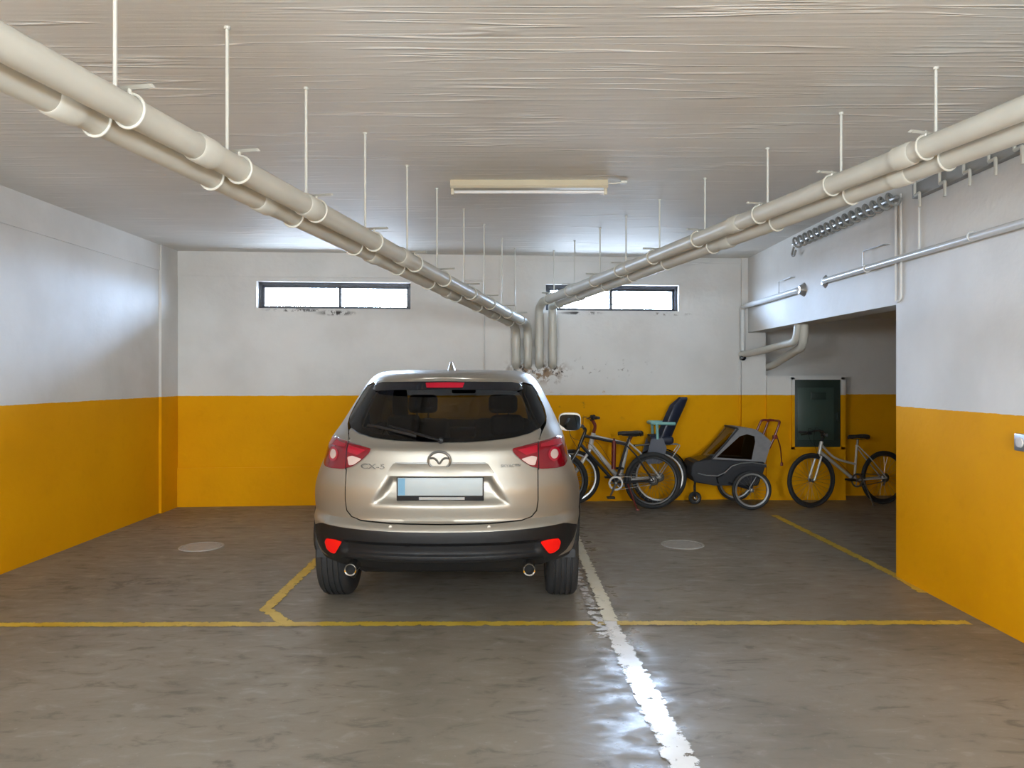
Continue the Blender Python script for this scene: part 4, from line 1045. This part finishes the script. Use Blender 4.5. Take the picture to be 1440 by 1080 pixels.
# ------------------------------------------------------------------ child trailer
tr = thing('bike_trailer', 'grey and black two-wheeled child bicycle trailer with hooped push handle by the yellow wall', 'trailer', (2.10, 9.30, 0))
def PX(px, py, Y): return Vector(((px - 720) / 1080 * Y - 2.10, Y - 9.30, H - (py - 530) / 1080 * Y))
YC = 9.12; HWT = .26     # side plane nearest to us / half width
def outline(pts): return [((px - 720) / 1080 * 9.02 - 2.10, H - (py - 530) / 1080 * 9.02) for px, py in pts]
Y0, Y1 = -.24, .24
def shell(name, pts, y0, y1, m, parent, bev=.02, **k):
    bm = new(); prism(bm, outline(pts), 'y', y0, y1)
    if bev: bmesh.ops.bevel(bm, geom=bm.edges[:], offset=bev, segments=3, affect='EDGES', profile=.6)
    return obj(name, bm, m, parent, **k)
tub = shell('tub', [(974, 656), (978, 650), (1000, 646), (1076, 650), (1079, 655), (1074, 668), (1068, 684), (1005, 683.5), (978, 679), (973, 668)], Y0, Y1, M['fabric_black'], tr)
# canopy: grey rear shell with frames at both sides, clear film at the front, film windows at the sides
side_open = [(1009, 644), (1042, 614), (1052, 611), (1063, 614), (1064, 622), (1059, 647)]
full = [(1003, 647), (1036, 604), (1042, 601.5), (1064, 604), (1074, 610), (1087, 622), (1078, 652)]
bm = new()
fo, so = outline(full), outline(side_open)
for y in (Y0 + .01, Y1 - .01):
    vs = [bm.verts.new((x, y, z)) for x, z in fo]; ws_ = [bm.verts.new((x, y, z)) for x, z in so]
    es = [bm.edges.new((vs[i], vs[(i + 1) % len(vs)])) for i in range(len(vs))] + [bm.edges.new((ws_[i], ws_[(i + 1) % len(ws_)])) for i in range(len(ws_))]
    bmesh.ops.triangle_fill(bm, edges=es, use_beauty=True)
ring = fo[1:]
A = [bm.verts.new((x, Y0 + .01, z)) for x, z in ring]; B = [bm.verts.new((x, Y1 - .01, z)) for x, z in ring]
for i in range(len(ring) - 1): bm.faces.new((A[i], A[i + 1], B[i + 1], B[i]))
bmesh.ops.remove_doubles(bm, verts=bm.verts[:], dist=1e-4); bmesh.ops.recalc_face_normals(bm, faces=bm.faces[:])
bmesh.ops.solidify(bm, geom=bm.faces[:], thickness=.012)
can = obj('canopy', bm, M['fabric_grey'], tr, angle=40, label='grey fabric canopy')
for y in (Y0 + .016, Y1 - .016):
    bm = new(); f = bm.faces.new([bm.verts.new((x, y, z)) for x, z in so]); ex = bmesh.ops.extrude_face_region(bm, geom=[f]); bmesh.ops.translate(bm, verts=[v for v in ex['geom'] if isinstance(v, bmesh.types.BMVert)], vec=(0, .003, 0)); obj('side_window', bm, M['mesh_win'], can)
fr_pts = outline([(1037, 603), (1020, 622), (1000, 641), (987, 648), (977, 651)])
bm = new(); A = [bm.verts.new((x, Y0 + .02, z)) for x, z in fr_pts]; B = [bm.verts.new((x, Y1 - .02, z)) for x, z in fr_pts]
for i in range(len(A) - 1): bm.faces.new((A[i], A[i + 1], B[i + 1], B[i]))
bmesh.ops.solidify(bm, geom=bm.faces[:], thickness=.003); obj('front_film', bm, M['film'], can)
bm = new()
for y in (Y0 + .012, Y1 - .012): tube(bm, [(x, y, z) for x, z in outline([(1002, 646), (1022, 624), (1040, 603)])], .012, 8)
tube(bm, [(x, y, z) for (x, z), y in ((outline([(1037, 602.5)])[0], Y0), (outline([(1037, 602.5)])[0], Y1))], .012, 8); obj('canopy_hoop', bm, M['fabric_black'], can)
# child seat inside, seen through the film
bm = new(); mt = Matrix.Translation((outline([(1060, 648)])[0][0], 0, outline([(1060, 648)])[0][1])) @ Matrix.Rotation(math.radians(18), 4, 'Y'); rbox(bm, -.03, .03, -.20, .20, 0, .30, .02, 2, mt); obj('inner_seat', bm, M['fabric_black'], tr)
# fenders with silver piping
for s, y in ((-1, Y0 - .03), (1, Y1 + .03)):
    bm = new(); fo2 = outline([(1008, 672), (1015, 668), (1028, 655), (1040, 651), (1056, 650), (1076, 653), (1076, 657), (1056, 655), (1042, 656), (1030, 662), (1018, 674), (1010, 680)])
    prism(bm, fo2, 'y', y - .055, y + .055); fe = obj('wheel_arch', bm, M['fabric_black'], tr, smooth=False)
    bm = new(); tube(bm, [(x, y - s * -.05 if s < 0 else y + .05, z) for x, z in outline([(980, 665), (992, 668), (1008, 668.5), (1018, 664), (1028, 655), (1040, 651), (1056, 650), (1076, 653)])], .007, 6); obj('piping', bm, M['rim_silver'], tr, label='silver piping')
for s, y, in ((-1, -.36), (1, .30)):
    w = wheel('road_wheel', tr, (.690, y, .232), .230, .019, M['rim_silver'], spokes=20, rim_w=.024)
bm = new(); tube(bm, [(.69, -.40, .232), (.69, .34, .232)], .012, 10); rbox(bm, .62, .74, -.20, .20, .24, .28, .01)
for s in (-1, 1): tube(bm, [(.69, s * .25, .232), (.80, s * .24, .40)], .014, 8); tube(bm, [(.69, s * .25, .232), (.45, s * .24, .30)], .012, 8)
obj('axle', bm, M['bike_black'], tr)
w = wheel('jogging_wheel', tr, (.115, .0, .085), .078, .014, M['rim_black'], spokes=10, seg=32, hub_r=.016, rim_w=.018)
bm = new(); tube(bm, fillet([(.115, -.03, .085), (.11, -.035, .22), (.115, 0, .27)], .03), .009, 8); tube(bm, fillet([(.115, .03, .085), (.11, .035, .22), (.115, 0, .27)], .03), .009, 8); tube(bm, [(.115, 0, .25), (.115, 0, .33)], .014, 8); obj('wheel_fork', bm, M['bike_black'], tr)
hp = lambda px, py: outline([(px, py)])[0]
bm = new(); q = [hp(1070, 618), hp(1081, 592), hp(1100, 593), hp(1092, 615), hp(1084, 632)]
path = fillet([(q[4][0], Y0 + .03, q[4][1]), (q[3][0], Y0 + .03, q[3][1]), (q[2][0], Y0 + .03, q[2][1]), (q[2][0], Y1 - .05, q[2][1]), (q[3][0], Y1 - .05, q[3][1]), (q[4][0], Y1 - .05, q[4][1])], .05); tube(bm, path, .014, 10)
q2 = [(q[0][0], q[0][1]), (q[1][0], q[1][1]), (q[2][0], q[2][1])]
tube(bm, fillet([(q2[0][0], -.02, q2[0][1]), (q2[1][0], -.02, q2[1][1]), (q2[2][0], -.02, q2[2][1])], .04), .014, 10)
rbox(bm, q[3][0] - .022, q[3][0] + .022, Y0, Y0 + .05, q[3][1] - .025, q[3][1] + .02, .008); ph = obj('push_handle', bm, M['red_dark'], tr, label='dark red push handle')
a, b, c = hp(1094, 612), hp(1099, 630), hp(1101, 652)
bm = new(); tube(bm, fillet([(a[0], Y0 + .01, a[1]), (b[0], Y0 - .01, b[1]), (c[0], Y0, c[1])], .05), .009, 6, flat=(1.6, .6)); rbox(bm, c[0] - .014, c[0] + .014, Y0 - .012, Y0 + .012, c[1] - .03, c[1] + .01, .004); obj('wrist_strap', bm, M['red_dark'], ph)


# ------------------------------------------------------------------ camera
cam = bpy.data.cameras.new('camera'); co = bpy.data.objects.new('camera', cam); COL.objects.link(co)
co.location = (0, 0, H); co.rotation_euler = (PI / 2, 0, 0)
cam.sensor_fit = 'HORIZONTAL'; cam.sensor_width = 36; cam.lens = 36 * 1080 / 1440
cam.shift_y = -10 / 1440
cam.clip_start = .05
SC.camera = co
SC.view_settings.view_transform = 'Standard'; SC.view_settings.look = 'None'; SC.view_settings.gamma = 1; SC.view_settings.use_curve_mapping = False
SC.view_settings.exposure = 0.05
SC.cycles.use_denoising = True
SC.cycles.max_bounces = 12; SC.cycles.diffuse_bounces = 8; SC.cycles.transparent_max_bounces = 16
SC.cycles.sample_clamp_indirect = 8
